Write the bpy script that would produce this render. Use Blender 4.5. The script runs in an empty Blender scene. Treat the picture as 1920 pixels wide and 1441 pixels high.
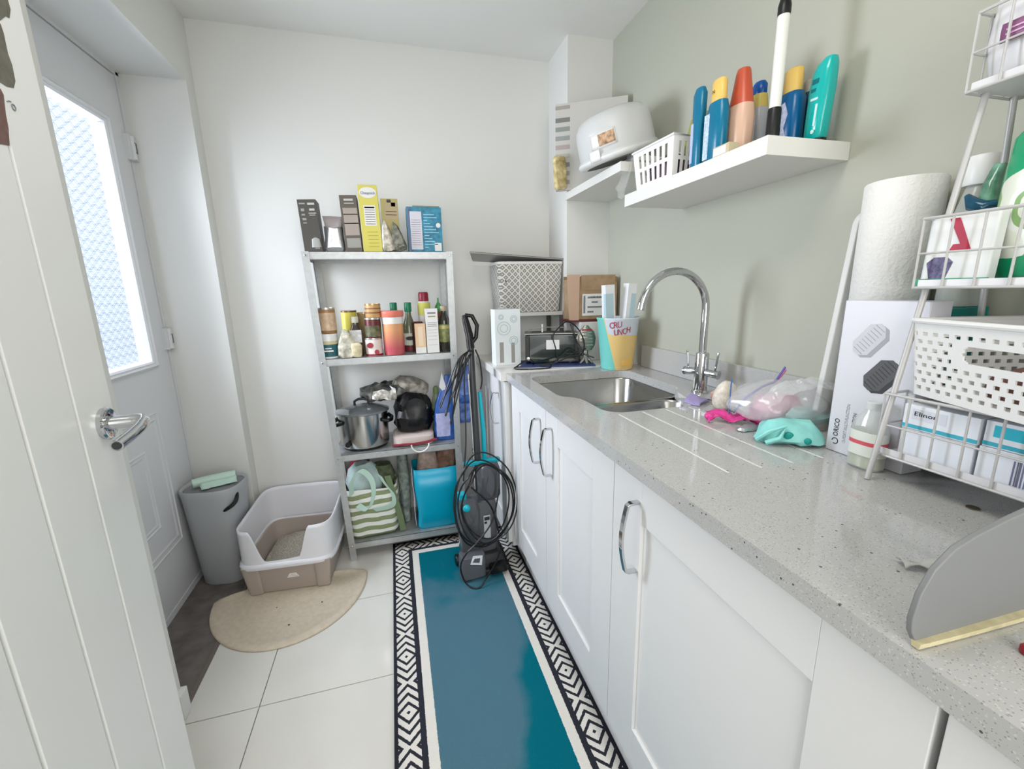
import bpy, bmesh, math, random
from mathutils import Vector, Matrix, Euler
from math import pi, sin, cos, radians as rad

sc = bpy.context.scene
C = sc.collection

# ---------------------------------------------------------------- camera
cam_d = bpy.data.cameras.new('camera')
cam_d.sensor_fit = 'HORIZONTAL'
cam_d.sensor_width = 36.0
cam_d.lens = 36.0 * 801.5 / 1920.0
cam_d.clip_start = 0.01
cam = bpy.data.objects.new('camera', cam_d)
C.objects.link(cam)
_r, _u, _b = Vector((.9637, -.2661, -.0223)), Vector((.0777, .1996, .9768)), Vector((-.2555, -.9431, .2130))
_b.normalize(); _r = (_u.cross(_b)).normalized(); _u = _b.cross(_r)
cam.matrix_world = Matrix(((_r.x, _u.x, _b.x, 0), (_r.y, _u.y, _b.y, 0), (_r.z, _u.z, _b.z, 1.23), (0, 0, 0, 1)))
sc.camera = cam

# ---------------------------------------------------------------- world, lights, exposure
sc.view_settings.view_transform = 'Standard'
sc.view_settings.look = 'None'
sc.view_settings.gamma = 1.0
sc.view_settings.use_curve_mapping = False
sc.view_settings.exposure = -0.12
wd = bpy.data.worlds.new('world'); sc.world = wd; wd.use_nodes = True
bg = wd.node_tree.nodes['Background']
bg.inputs[0].default_value = (.90, .95, 1.0, 1); bg.inputs[1].default_value = 1.02

def area(name, loc, target, sx, sy, power, col=(1, 1, 1)):
    d = bpy.data.lights.new(name, 'AREA'); d.shape = 'RECTANGLE'; d.size = sx; d.size_y = sy
    d.energy = power; d.color = col
    o = bpy.data.objects.new(name, d); C.objects.link(o)
    o.location = loc
    o.rotation_euler = (Vector(target) - Vector(loc)).to_track_quat('-Z', 'Y').to_euler()
    return o
# daylight falling on the glazed back door from outside
area('daylight_at_door', (-1.55, 1.78, 1.60), (.1, 1.45, 1.05), 1.0, 1.5, 215, (1.0, .965, .935))
# added soft fill under the ceiling, above the camera's field of view
area('ceiling_fill', (0.10, 0.55, 2.27), (0.12, 0.62, 0), .55, .45, 8.5, (1, .96, .91))
# added fill behind the camera, shining in through the open doorway
area('doorway_fill', (0.05, -1.15, 1.40), (0.12, 1.6, 1.0), 1.2, 1.4, 30, (1.0, .97, .935))

# ---------------------------------------------------------------- materials
def lin(c):
    c = c / 255.0
    return c / 12.92 if c <= .04045 else ((c + .055) / 1.055) ** 2.4
def rgb(c): return (lin(c[0]), lin(c[1]), lin(c[2]), 1)
_m = {}
def mat(name, col=(200, 200, 200), rough=.5, metal=0, spec=.5, trans=0, alpha=1, bump=0, bscale=200, var=0, vscale=8, coat=0, ior=1.45, aniso=0, thin=False):
    if name in _m: return _m[name]
    m = bpy.data.materials.new(name); m.use_nodes = True
    n = m.node_tree.nodes; l = m.node_tree.links; p = n['Principled BSDF']
    p.inputs['Base Color'].default_value = rgb(col)
    p.inputs['Roughness'].default_value = rough
    p.inputs['Metallic'].default_value = metal
    p.inputs['Specular IOR Level'].default_value = spec
    p.inputs['Transmission Weight'].default_value = trans
    p.inputs['Alpha'].default_value = alpha
    p.inputs['Coat Weight'].default_value = coat
    p.inputs['IOR'].default_value = ior
    if var:
        tc = n.new('ShaderNodeTexCoord'); nz = n.new('ShaderNodeTexNoise'); nz.inputs['Scale'].default_value = vscale; nz.inputs['Detail'].default_value = 5
        l.new(tc.outputs['Object'], nz.inputs['Vector'])
        mx = n.new('ShaderNodeMix'); mx.data_type = 'RGBA'
        mr = n.new('ShaderNodeMapRange'); mr.inputs[1].default_value = .3; mr.inputs[2].default_value = .7
        l.new(nz.outputs['Fac'], mr.inputs[0]); l.new(mr.outputs[0], mx.inputs[0])
        mx.inputs[6].default_value = rgb([max(0, x - var) for x in col]); mx.inputs[7].default_value = rgb([min(255, x + var) for x in col])
        l.new(mx.outputs[2], p.inputs['Base Color'])
    if bump:
        tc = n.new('ShaderNodeTexCoord'); nz = n.new('ShaderNodeTexNoise'); nz.inputs['Scale'].default_value = bscale; nz.inputs['Detail'].default_value = 4
        l.new(tc.outputs['Object'], nz.inputs['Vector'])
        b = n.new('ShaderNodeBump'); b.inputs['Strength'].default_value = bump; b.inputs['Distance'].default_value = .002
        l.new(nz.outputs['Fac'], b.inputs['Height']); l.new(b.outputs[0], p.inputs['Normal'])
    _m[name] = m
    return m

class NX:
    """tiny node-math expression builder"""
    def __init__(s, nt, sock): s.nt = nt; s.s = sock
    def _op(s, op, b=None, c=None, clamp=False):
        n = s.nt.nodes.new('ShaderNodeMath'); n.operation = op; n.use_clamp = clamp
        s.nt.links.new(s.s, n.inputs[0])
        for i, v in ((1, b), (2, c)):
            if v is None: continue
            if isinstance(v, NX): s.nt.links.new(v.s, n.inputs[i])
            else: n.inputs[i].default_value = v
        return NX(s.nt, n.outputs[0])
    def __add__(s, o): return s._op('ADD', o)
    def __sub__(s, o): return s._op('SUBTRACT', o)
    def __mul__(s, o): return s._op('MULTIPLY', o)
    def __truediv__(s, o): return s._op('DIVIDE', o)
    def abs(s): return s._op('ABSOLUTE')
    def frac(s): return s._op('FRACT')
    def gt(s, o): return s._op('GREATER_THAN', o)
    def lt(s, o): return s._op('LESS_THAN', o)
    def min(s, o): return s._op('MINIMUM', o)
    def max(s, o): return s._op('MAXIMUM', o)
    def pp(s, o): return s._op('PINGPONG', o)
    def sin(s): return s._op('SINE')
def nodes(m): return m.node_tree.nodes, m.node_tree.links, m.node_tree.nodes['Principled BSDF']
def xyz(m, out='Object'):
    n, l, p = nodes(m)
    tc = n.new('ShaderNodeTexCoord'); sp = n.new('ShaderNodeSeparateXYZ'); l.new(tc.outputs[out], sp.inputs[0])
    return [NX(m.node_tree, sp.outputs[i]) for i in range(3)], tc.outputs[out]
def mixc(m, fac, a, b):
    n, l, p = nodes(m)
    x = n.new('ShaderNodeMix'); x.data_type = 'RGBA'
    l.new(fac.s if isinstance(fac, NX) else fac, x.inputs[0])
    for i, v in ((6, a), (7, b)):
        if isinstance(v, bpy.types.NodeSocket): l.new(v, x.inputs[i])
        else: x.inputs[i].default_value = rgb(v)
    return x.outputs[2]
def noise(m, vec, scale, detail=2, out='Fac'):
    n, l, p = nodes(m)
    z = n.new('ShaderNodeTexNoise'); z.inputs['Scale'].default_value = scale; z.inputs['Detail'].default_value = detail
    l.new(vec, z.inputs['Vector']); return NX(m.node_tree, z.outputs[out])

# ---------------------------------------------------------------- geometry helpers
class MB:
    def __init__(s): s.v = []; s.f = []; s.T = Matrix.Identity(4)
    def at(s, T): s.T = T; return s
    def _add(s, vs, fs):
        b = len(s.v)
        s.v += [tuple(s.T @ Vector(p)) for p in vs]
        s.f += [tuple(b + i for i in f) for f in fs]
        return s
    def box(s, x0, x1, y0, y1, z0, z1, taper=1, R=None):
        cx, cy = (x0 + x1) / 2, (y0 + y1) / 2
        vs = [(x0, y0, z0), (x1, y0, z0), (x1, y1, z0), (x0, y1, z0)] + [(cx + (x - cx) * taper, cy + (y - cy) * taper, z1) for x, y in ((x0, y0), (x1, y0), (x1, y1), (x0, y1))]
        if R is not None: vs = [tuple(R @ Vector(p)) for p in vs]
        return s._add(vs, [(3, 2, 1, 0), (4, 5, 6, 7), (0, 1, 5, 4), (1, 2, 6, 5), (2, 3, 7, 6), (3, 0, 4, 7)])
    def rings(s, rs, cap=True, close=False):
        n = len(rs[0]); vs = [p for r in rs for p in r]; fs = []
        m = len(rs)
        for i in range(m if close else m - 1):
            a, b = i * n, ((i + 1) % m) * n
            for j in range(n):
                k = (j + 1) % n
                fs.append((a + j, a + k, b + k, b + j))
        if cap and not close:
            fs.append(tuple(range(n - 1, -1, -1))); fs.append(tuple((m - 1) * n + i for i in range(n)))
        return s._add(vs, fs)
    def lathe(s, prof, seg=28, c=(0, 0, 0), sx=1, sy=1, cap=True):
        return s.rings([[(c[0] + r * sx * cos(2 * pi * i / seg), c[1] + r * sy * sin(2 * pi * i / seg), c[2] + z) for i in range(seg)] for r, z in prof], cap)
    def srings(s, prof, seg=32, p=.5, c=(0, 0, 0), cap=True):
        """rings (hx, hy, z[, dx, dy]) of rounded rectangles; p small = squarer"""
        out = []
        for q in prof:
            hx, hy, z = q[:3]; dx, dy = (q[3], q[4]) if len(q) > 3 else (0, 0)
            ring = []
            for i in range(seg):
                a = 2 * pi * (i + .5) / seg
                ring.append((c[0] + dx + hx * math.copysign(abs(cos(a)) ** p, cos(a)), c[1] + dy + hy * math.copysign(abs(sin(a)) ** p, sin(a)), c[2] + z))
            out.append(ring)
        return s.rings(out, cap)
    def tube(s, pts, r, seg=10, closed=False, flat=1.0, cap=True):
        P = [Vector(p) for p in pts]; n = len(P)
        rr = r if isinstance(r, (list, tuple)) else [r] * n
        T = []
        for i in range(n):
            if closed: t = P[(i + 1) % n] - P[i - 1]
            else: t = P[min(i + 1, n - 1)] - P[max(i - 1, 0)]
            T.append(t.normalized())
        u = T[0].orthogonal().normalized() if abs(T[0].z) > .9 else T[0].cross(Vector((0, 0, 1))).normalized()
        out = []
        for i in range(n):
            u = (u - T[i] * u.dot(T[i])).normalized(); w = T[i].cross(u)
            out.append([tuple(P[i] + (u * cos(2 * pi * j / seg) + w * sin(2 * pi * j / seg) * flat) * rr[i]) for j in range(seg)])
        return s.rings(out, cap, closed)
    def sweep(s, pts, sec, side):
        """sweep section [(a,b)] with a along the fixed side vector, b along tangent x side"""
        P = [Vector(p) for p in pts]; n = len(P); side = Vector(side).normalized(); out = []
        for i in range(n):
            t = (P[min(i + 1, n - 1)] - P[max(i - 1, 0)]).normalized(); w = t.cross(side).normalized()
            out.append([tuple(P[i] + side * a + w * b) for a, b in sec])
        return s.rings(out)
    def prism(s, poly, h0, h1, plane='xy'):
        def P(a, b, h): return {'xy': (a, b, h), 'xz': (a, h, b), 'yz': (h, a, b)}[plane]
        n = len(poly)
        vs = [P(a, b, h0) for a, b in poly] + [P(a, b, h1) for a, b in poly]
        return s._add(vs, [tuple(range(n - 1, -1, -1)), tuple(range(n, 2 * n))] + [(i, (i + 1) % n, n + (i + 1) % n, n + i) for i in range(n)])
    def grid(s, fn, nu, nv, skip=None, wrap=False):
        vs = [fn(i / nu, j / nv) for i in range(nu if wrap else nu + 1) for j in range(nv + 1)]
        fs = []
        for i in range(nu):
            for j in range(nv):
                if skip and skip(i, j): continue
                a = i * (nv + 1) + j; b = ((i + 1) % nu if wrap else i + 1) * (nv + 1) + j
                fs.append((a, b, b + 1, a + 1))
        return s._add(vs, fs)
    def ball(s, c, rx, ry, rz, seg=16, rg=10):
        out = []
        for i in range(rg + 1):
            t = -pi / 2 + pi * i / rg; k = max(cos(t), .02)
            out.append([(c[0] + rx * k * cos(2 * pi * j / seg), c[1] + ry * k * sin(2 * pi * j / seg), c[2] + rz * sin(t)) for j in range(seg)])
        return s.rings(out)
    def jit(s, a, seed=1):
        rnd = random.Random(seed); s.v = [(x + rnd.uniform(-a, a), y + rnd.uniform(-a, a), z + rnd.uniform(-a, a)) for x, y, z in s.v]; return s
    def wob(s, amp, freq=20, seed=0):
        """smooth crumple displacement"""
        from mathutils import noise as mn
        out = []
        for p in s.v:
            q = Vector(p) * freq + Vector((seed * 7.3, seed * 3.1, seed))
            d = mn.noise_vector(q); d2 = mn.noise_vector(q * 2.3)
            out.append((p[0] + amp * (d.x + .5 * d2.x), p[1] + amp * (d.y + .5 * d2.y), p[2] + amp * (d.z + .5 * d2.z)))
        s.v = out; return s

def obj(name, mb, m, parent=None, bevel=0, sub=0, solid=0, flat=False, ang=35, kind=None, segs=2, label=None):
    me = bpy.data.meshes.new(name)
    me.from_pydata(mb.v, [], mb.f)
    me.validate()
    bm = bmesh.new(); bm.from_mesh(me); bmesh.ops.recalc_face_normals(bm, faces=bm.faces); bm.to_mesh(me); bm.free()
    for mm in (m if isinstance(m, (list, tuple)) else [m]): me.materials.append(mm)
    if not flat:
        for p in me.polygons: p.use_smooth = True
        me.set_sharp_from_angle(angle=rad(ang))
    o = bpy.data.objects.new(name, me); C.objects.link(o)
    if parent: o.parent = parent
    if solid:
        q = o.modifiers.new('solid', 'SOLIDIFY'); q.thickness = solid; q.offset = 0
    if bevel:
        q = o.modifiers.new('bevel', 'BEVEL'); q.width = bevel; q.segments = segs; q.limit_method = 'ANGLE'; q.angle_limit = rad(40); q.harden_normals = not flat
    if sub:
        q = o.modifiers.new('sub', 'SUBSURF'); q.levels = sub; q.render_levels = sub
    if kind: o['kind'] = kind
    if label: o['label'] = label
    return o
def thing(name, label, cat, loc=(0, 0, 0), rotz=0, group=None, rot=None):
    o = bpy.data.objects.new(name, None); C.objects.link(o); o.empty_display_size = .05
    o.location = loc; o.rotation_euler = rot if rot else (0, 0, rotz)
    o['label'] = label; o['category'] = cat
    if group: o['group'] = group
    return o
def tag(o, label, cat, group=None):
    o['label'] = label; o['category'] = cat
    if group: o['group'] = group
    return o
def struct(name, mb, m, parent=None, **k):
    o = obj(name, mb, m, parent, **k)
    if not parent: o['kind'] = 'structure'
    return o
def text(body, size, m, parent, T, w=None, depth=.0003, name='lettering', space=1.0):
    cu = bpy.data.curves.new('t', 'FONT'); cu.body = body; cu.size = size; cu.extrude = depth; cu.align_x = 'CENTER'; cu.align_y = 'CENTER'
    cu.space_character = space; cu.resolution_u = 2
    t = bpy.data.objects.new('t', cu); C.objects.link(t)
    bpy.context.view_layer.update()
    me = bpy.data.meshes.new_from_object(t.evaluated_get(bpy.context.evaluated_depsgraph_get()))
    bpy.data.objects.remove(t); bpy.data.curves.remove(cu)
    if w:
        xs = [v.co.x for v in me.vertices]; k = w / max(max(xs) - min(xs), 1e-6)
        for v in me.vertices: v.co.x *= k
    me.transform(T); me.materials.clear(); me.materials.append(m)
    o = bpy.data.objects.new(name, me); C.objects.link(o); o.parent = parent
    return o
def crv(pts, n=5):
    """Catmull-Rom smoothing of a path"""
    P = [Vector(p) for p in pts]; P = [P[0] * 2 - P[1]] + P + [P[-1] * 2 - P[-2]]; out = []
    for i in range(1, len(P) - 2):
        a, b, c_, d = P[i - 1:i + 3]
        for k in range(n):
            t = k / n
            out.append(tuple(.5 * ((2 * b) + (c_ - a) * t + (2 * a - 5 * b + 4 * c_ - d) * t * t + (3 * b - a - 3 * c_ + d) * t ** 3)))
    out.append(tuple(P[-2])); return out
def TR(loc, rx=0, ry=0, rz=0): return Matrix.Translation(loc) @ Euler((rx, ry, rz)).to_matrix().to_4x4()
# text planes: FRONT faces -Y (reads left to right towards +X), LEFT faces -X (reads left to right towards -Y)
def FRONT(x, y, z, roll=0): return Matrix.Translation((x, y, z)) @ Matrix.Rotation(pi / 2, 4, 'X') @ Matrix.Rotation(roll, 4, 'Z')
def LEFT(x, y, z, roll=0): return Matrix.Translation((x, y, z)) @ Matrix.Rotation(-pi / 2, 4, 'Z') @ Matrix.Rotation(pi / 2, 4, 'X') @ Matrix.Rotation(roll, 4, 'Z')
def arc(fn, a0, a1, n): return [fn(a0 + (a1 - a0) * i / n) for i in range(n + 1)]

# ---------------------------------------------------------------- common materials
M_wall = mat('wall_white_paint', (221, 221, 217), .75, bump=.08, bscale=90)
M_ceil = mat('ceiling_white_paint', (228, 228, 224), .8, bump=.08, bscale=60)
M_sage = mat('wall_grey_green_paint', (176, 177, 163), .7, bump=.08, bscale=90)
M_gloss = mat('door_white_gloss', (226, 227, 225), .32, bump=.03, bscale=60)
M_upvc = mat('white_upvc', (219, 220, 222), .25)
M_cab = mat('cabinet_white_satin', (222, 222, 221), .38)
M_cabin = mat('cabinet_inner_white', (205, 205, 203), .6)
M_gap = mat('shadow_gap_grey', (120, 120, 116), .8)
M_chrome = mat('polished_chrome', (205, 206, 208), .06, 1)
M_steel = mat('brushed_steel', (165, 165, 162), .24, 1, bump=.05, bscale=400)
M_galv = mat('galvanised_steel', (178, 181, 181), .42, .6, var=6, vscale=60)
M_white = mat('white_plastic', (232, 232, 230), .35)
M_black = mat('black_plastic', (16, 16, 17), .35)
M_dark = mat('charcoal_plastic', (48, 49, 51), .35)
M_clear = mat('clear_film', (240, 243, 244), .12, trans=.0, alpha=.28, spec=.8)
M_wirew = mat('white_coated_wire', (186, 185, 183), .35, .1)
M_card = mat('brown_cardboard', (158, 132, 102), .8, var=10, vscale=30)
M_paperw = mat('white_printed_card', (224, 226, 228), .5)
M_teal = mat('teal_plastic', (0, 128, 120), .35)
M_red = mat('red_plastic', (150, 28, 44), .35)
M_ink = mat('dark_ink', (40, 42, 46), .6)
M_inkg = mat('grey_ink', (120, 124, 130), .6)

# ================================================================ SETTING
XL, XR, YF, YN, ZC = -.705, 1.04, 2.22, -.10, 2.31
# floor: screed below, separate tiles on top, joints recessed
fb = MB(); fb.box(-1.0, XR + .1, -1.6, YF + .1, -.06, -.006)
floor = struct('floor', fb, mat('grey_grout', (150, 148, 142), .8))
M_tile = mat('cream_porcelain', (218, 216, 209), .12, coat=.3, var=4, vscale=3)
tile_me = None
for i in range(-1, 4):
    for j in range(-3, 6):
        x0 = -.49 + .6 * (i - 1); y0 = 1.25 + .41 * (j - 3)
        x1, y1 = x0 + .6, y0 + .41
        a, b = max(x0, XL), min(x1, XR); c, d = max(y0, -1.5), min(y1, YF)
        if b - a < .02 or d - c < .02: continue
        t = MB(); t.box(a + .0013, b - .0013, c + .0013, d - .0013, -.006, 0)
        obj('tile', t, M_tile, floor, bevel=.0008, segs=1)

w = MB(); w.box(XL - .3, XR + .12, YF, YF + .12, 0, ZC + .1)
struct('wall_far', w, M_wall)
w = MB(); w.box(XR, XR + .12, -1.6, YF + .12, -.02, ZC + .1)
struct('wall_right', w, M_sage)
w = MB(); w.box(XL - .3, XR + .12, -1.6, YF + .12, ZC, ZC + .1)
struct('ceiling', w, M_ceil)
# left wall with the door recess Y 1.30..2.14, soffit at 2.06
w = MB()
w.box(XL - .3, XL, 2.14, YF + .02, 0, ZC + .02)
w.box(XL - .3, XL, -.10, 1.30, 0, ZC + .02)
w.box(XL - .3, XL, 1.30, 2.14, 2.06, ZC + .02)
struct('wall_left', w, M_wall)
# near wall beside the open doorway the picture is taken from
w = MB(); w.box(XL - .3, -.42, YN - .1, YN, 0, ZC + .02); w.box(-.43, XR + .05, YN - .1, YN, 2.05, ZC + .02)
struct('wall_near', w, M_wall)
# kitchen beyond the doorway, only ever seen in reflections
w = MB(); w.box(-.98, -.90, -1.6, YN - .05, 0, ZC + .02)
struct('wall_hall', w, M_wall)
# boxed-in pipe casing in the far right corner
w = MB(); w.box(.822, XR + .01, 1.98, YF + .01, 0, ZC + .01)
struct('trim_1', w, M_wall)
# threshold strip and dark floor covering inside the recess
w = MB(); w.box(-.715, -.700, 1.30, 2.14, -.004, .002)
struct('trim_2', w, mat('threshold_strip', (122, 112, 104), .5, .4), bevel=.001)
w = MB(); w.box(-.95, -.712, 1.30, 2.14, -.03, .001)
o = obj('doorway_matting', w, mat('worn_brown_grey_matting', (104, 98, 94), .95, var=14, vscale=14, bump=.5, bscale=500))
o['kind'] = 'structure'
# white baseboard stub at the near side of the recess
w = MB(); w.box(-.722, -.690, 1.262, 1.305, 0, .085)
struct('baseboard_left', w, M_gloss, bevel=.003)
w = MB(); w.box(XL, .81, YF - .012, YF, 0, .07)
struct('baseboard_far', w, M_gloss, bevel=.003)

# ---- back door (exterior) with patterned glazing
XD = -.93
d1 = bpy.data.objects.new('door_1', None); C.objects.link(d1); d1['kind'] = 'structure'
GY0, GY1, GZ0, GZ1 = 1.44, 2.005, .965, 1.872
s = MB()
s.box(XD - .05, XD, 1.302, GY0, .03, 2.045); s.box(XD - .05, XD, GY1, 2.118, .03, 2.045)
s.box(XD - .05, XD, GY0, GY1, .03, GZ0); s.box(XD - .05, XD, GY0, GY1, GZ1, 2.045)
obj('door_leaf', s, M_upvc, d1)
s = MB(); s.box(XD - .07, XD + .004, 2.122, 2.141, .0, 2.062); s.box(XD - .07, XD + .004, 1.299, 2.141, 2.049, 2.062); s.box(XD - .07, XD + .004, 1.299, 2.12, 0, .028)
obj('door_frame', s, M_upvc, d1, bevel=.001)
s = MB(); s.box(XD - .045, XD - .01, 2.115, 2.124, .03, 2.05); s.box(XD - .045, XD - .01, 1.30, 2.12, 2.044, 2.050)
obj('seal', s, M_gap, d1)
def frame_yz(y0, y1, z0, z1, prof, x):
    """moulding loop round a rectangle: prof [(inset, proud)]"""
    m_ = MB(); rs = []
    for ins, pr in prof:
        rs.append([(x + pr, y0 + ins, z0 + ins), (x + pr, y1 - ins, z0 + ins), (x + pr, y1 - ins, z1 - ins), (x + pr, y0 + ins, z1 - ins)])
    m_.rings(rs, cap=False); return m_
bead = frame_yz(GY0, GY1, GZ0, GZ1, [(0, -.002), (.002, .010), (.010, .016), (.017, .010), (.021, .011), (.028, .006), (.034, -.012)], XD)
obj('glazing_bead', bead, M_upvc, d1, ang=20)
# frosted, patterned pane
mg = bpy.data.materials.new('patterned_frosted_glass'); mg.use_nodes = True
_n, _l, _p = nodes(mg); (gx, gy, gz), gvec = xyz(mg)
ph = (gy / .020 * 3.14159).sin() * .0052
lines = ((gz + ph) / .0300).frac()
lines2 = ((gz - ph + .015) / .0300).frac()
lm = ((lines - .5).abs().lt(.07)).max((lines2 - .5).abs().lt(.04))
tr = _n.new('ShaderNodeBsdfTranslucent'); gl = _n.new('ShaderNodeBsdfPrincipled'); gl.inputs['Roughness'].default_value = .2
gl.inputs['Base Color'].default_value = rgb((225, 232, 240))
_l.new(mixc(mg, lm, (228, 234, 242), (186, 196, 212)), tr.inputs[0])
tp_ = _n.new('ShaderNodeBsdfTransparent'); m0_ = _n.new('ShaderNodeMixShader'); m0_.inputs[0].default_value = .985
_l.new(mixc(mg, lm, (236, 241, 248), (188, 198, 214)), tp_.inputs[0])
_l.new(tr.outputs[0], m0_.inputs[1]); _l.new(tp_.outputs[0], m0_.inputs[2])
ms = _n.new('ShaderNodeMixShader'); ms.inputs[0].default_value = .14
_l.new(m0_.outputs[0], ms.inputs[1]); _l.new(gl.outputs[0], ms.inputs[2]); _l.new(ms.outputs[0], _n['Material Output'].inputs[0])
s = MB(); s.box(XD - .022, XD - .016, GY0 + .01, GY1 - .01, GZ0 + .01, GZ1 - .01)
obj('pane', s, mg, d1)
# moulded lower panel
obj('panel_moulding', frame_yz(1.48, 1.945, .245, .80, [(0, -.001), (.005, .004), (.012, -.006), (.020, -.002), (.028, .003), (.036, .0)], XD), M_upvc, d1, ang=20)
obj('panel_moulding', frame_yz(1.60, 1.815, .365, .68, [(0, -.001), (.006, .004), (.014, -.004), (.020, .002), (.026, .0)], XD), M_upvc, d1, ang=20)
for z in (1.80, 1.068, .30):
    s = MB(); s.box(XD - .002, XD + .016, 2.097, 2.121, z - .045, z + .045); s.box(XD + .004, XD + .022, 2.122, 2.139, z - .045, z + .045)
    s.lathe([(.009, -.042), (.009, .042)], 12, (XD + .016, 2.120, z))
    h = obj('hinge', s, M_upvc, d1, bevel=.0015)
    s = MB(); s.box(XD + .0255, XD + .0262, 2.114, 2.127, z - .019, z - .016); s.box(XD + .0255, XD + .0262, 2.114, 2.127, z + .016, z + .019)
    s.box(XD + .0165, XD + .0255, 2.128, 2.1295, z - .019, z + .019)
    obj('hinge_gap', s, M_gap, h)

# ---- open inner door in the left foreground: tongue and groove planks
d2 = bpy.data.objects.new('door_2', None); C.objects.link(d2); d2['kind'] = 'structure'
d2.location = (-.469, .857, 0)
d2.rotation_euler = (0, 0, math.atan2(-.110, .0107))      # local +x runs from the free edge towards the hinge
# local: x 0..0.76 along the leaf, y>0 side faces the room (camera side), thickness .038
PW = .1105
edges = [0, .105] + [.105 + PW * k for k in range(1, 6)] + [.76]
for k in range(len(edges) - 1):
    a, b = edges[k], edges[k + 1]
    g = .0035
    poly = [(a + (0.004 if k == 0 else g), 0), (a + (0 if k == 0 else 0), -.005), (a, -.038), (b, -.038), (b, -.005), (b - g, 0)]
    s = MB(); s.prism(poly, .008, 1.985)
    obj('plank', s, M_gloss, d2, bevel=.0008, segs=1)
# lever handle with round rose
hh = bpy.data.objects.new('door_handle', None)
s = MB(); s.lathe([(.0, 0), (.026, 0), (.0265, .006), (.024, .0085), (.020, .006), (.012, .0055), (.0105, .012), (.0105, .038), (.0, .038)], 32, cap=False)
s.v = [(x, z, y) for x, y, z in s.v]
hb = obj('door_handle', s, M_chrome, d2)
hb.location = (.040, 0, 1.035)
s = MB()
lev = [(0, .030, 0), (.0, .043, .001), (.004, .052, .001), (.016, .056, -.001), (.040, .057, -.005), (.070, .0555, -.009), (.100, .053, -.012)]
s.tube(lev, [.010, .0105, .010, .0098, .0092, .0088, .0086], 16, flat=1.0)
obj('lever', s, M_chrome, hb)
s = MB(); s.tube([(.1001, .053, -.012), (.1012, .0529, -.0121)], [.0062, .0060], 14)
obj('lever_tip', s, M_dark, hb)
# flaked-off patches near the top
M_chipa = mat('bare_weathered_patch', (104, 102, 92), .9, var=12, vscale=40); M_chipb = mat('bare_reddish_patch', (112, 86, 80), .9, var=14, vscale=40)
for P_, m_ in (([(.0764, 1.660), (.0334, 1.6416), (.0332, 1.6265), (.0323, 1.616), (.0394, 1.6024), (.0468, 1.601), (.061, 1.589), (.0999, 1.5567), (.12, 1.60)], M_chipa),
        ([(.1025, 1.5498), (.0627, 1.5845), (.0607, 1.5747), (.062, 1.5508), (.0587, 1.5386), (.0602, 1.5192), (.0674, 1.5081), (.0816, 1.5044), (.0927, 1.5048), (.1278, 1.4814)], M_chipa),
        ([(.1303, 1.4747), (.0959, 1.4963), (.0926, 1.4903), (.0979, 1.4662), (.0995, 1.4496), (.1062, 1.427), (.1232, 1.4239), (.1571, 1.4023)], M_chipb)):
    s = MB(); s.prism(P_, -.001, .0006, 'xz'); obj('paint_chip', s, m_, d2, flat=True)
s = MB(); s.tube([(.0892, .0004, 1.4842), (.084, .0004, 1.4868), (.0805, .0004, 1.4868)], .0006, 6); s.tube([(.0778 + .0035 * cos(a), .0004, 1.4815 + .0035 * sin(a)) for a in [2 * pi * i / 12 for i in range(12)]], .0008, 6, closed=True)
obj('pen_mark', s, M_inkg, d2)

# ================================================================ CABINETS
XF = .45
CAB_Z0, CAB_Z1 = .153, .862
def bow_handle(parent, y, z0, z1, x):
    n = 14; pts = []
    for i in range(n + 1):
        t = i / n; pts.append((x - .030 - .010 * sin(pi * t) + (.016 if i in (0, n) else 0), y, z0 + (z1 - z0) * t))
    pts = [(x, y, z0 + .004)] + pts[1:-1] + [(x, y, z1 - .004)]
    s_ = MB(); sec = [(-.0065, -.0025), (.0065, -.0025), (.0065, .0025), (-.0065, .0025)]
    pts2 = [(x - .001, y, z0), (x - .020, y, z0 + .0005)] + [(x - .026 - .011 * sin(pi * i / 12), y, z0 + .004 + (z1 - z0 - .008) * i / 12) for i in range(13)] + [(x - .020, y, z1 - .0005), (x - .001, y, z1)]
    s_.sweep(pts2, sec, (0, 1, 0))
    return obj('handle', s_, M_chrome, parent, bevel=.0008)
def shaker(parent, y0, y1, z0, z1, x, hy=None, th=.020, rail=.098, hz=(.652, .808)):
    g = .0016; y0 += g; y1 -= g; st = .112 if (y1 - y0) > .5 else .105
    s_ = MB()
    s_.box(x + .007, x + th, y0 + .01, y1 - .01, z0 + .01, z1 - .01)
    dr = obj('door', s_, M_cab, parent)
    for a, b in ((y0, y0 + st), (y1 - st, y1)):
        s_ = MB(); s_.box(x, x + th, a, b, z0, z1); obj('stile', s_, M_cab, dr, bevel=.0012)
    for a, b in ((z0, z0 + rail), (z1 - rail, z1)):
        s_ = MB(); s_.box(x + .0002, x + th, y0 + st, y1 - st, a, b); obj('rail', s_, M_cab, dr, bevel=.0012)
    if hy is not None: bow_handle(dr, hy, hz[0], hz[1], x)
    return dr
units = [(-.40, .199, .08, 'white base unit nearest the camera at the bottom right corner'),
         (.203, .803, .70, 'wide white base unit with one shaker door and bow handle'),
         (.803, 1.255, 1.200, 'white sink base unit, nearer door with bow handle'),
         (1.255, 1.672, 1.312, 'white sink base unit, farther door with bow handle')]
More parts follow.
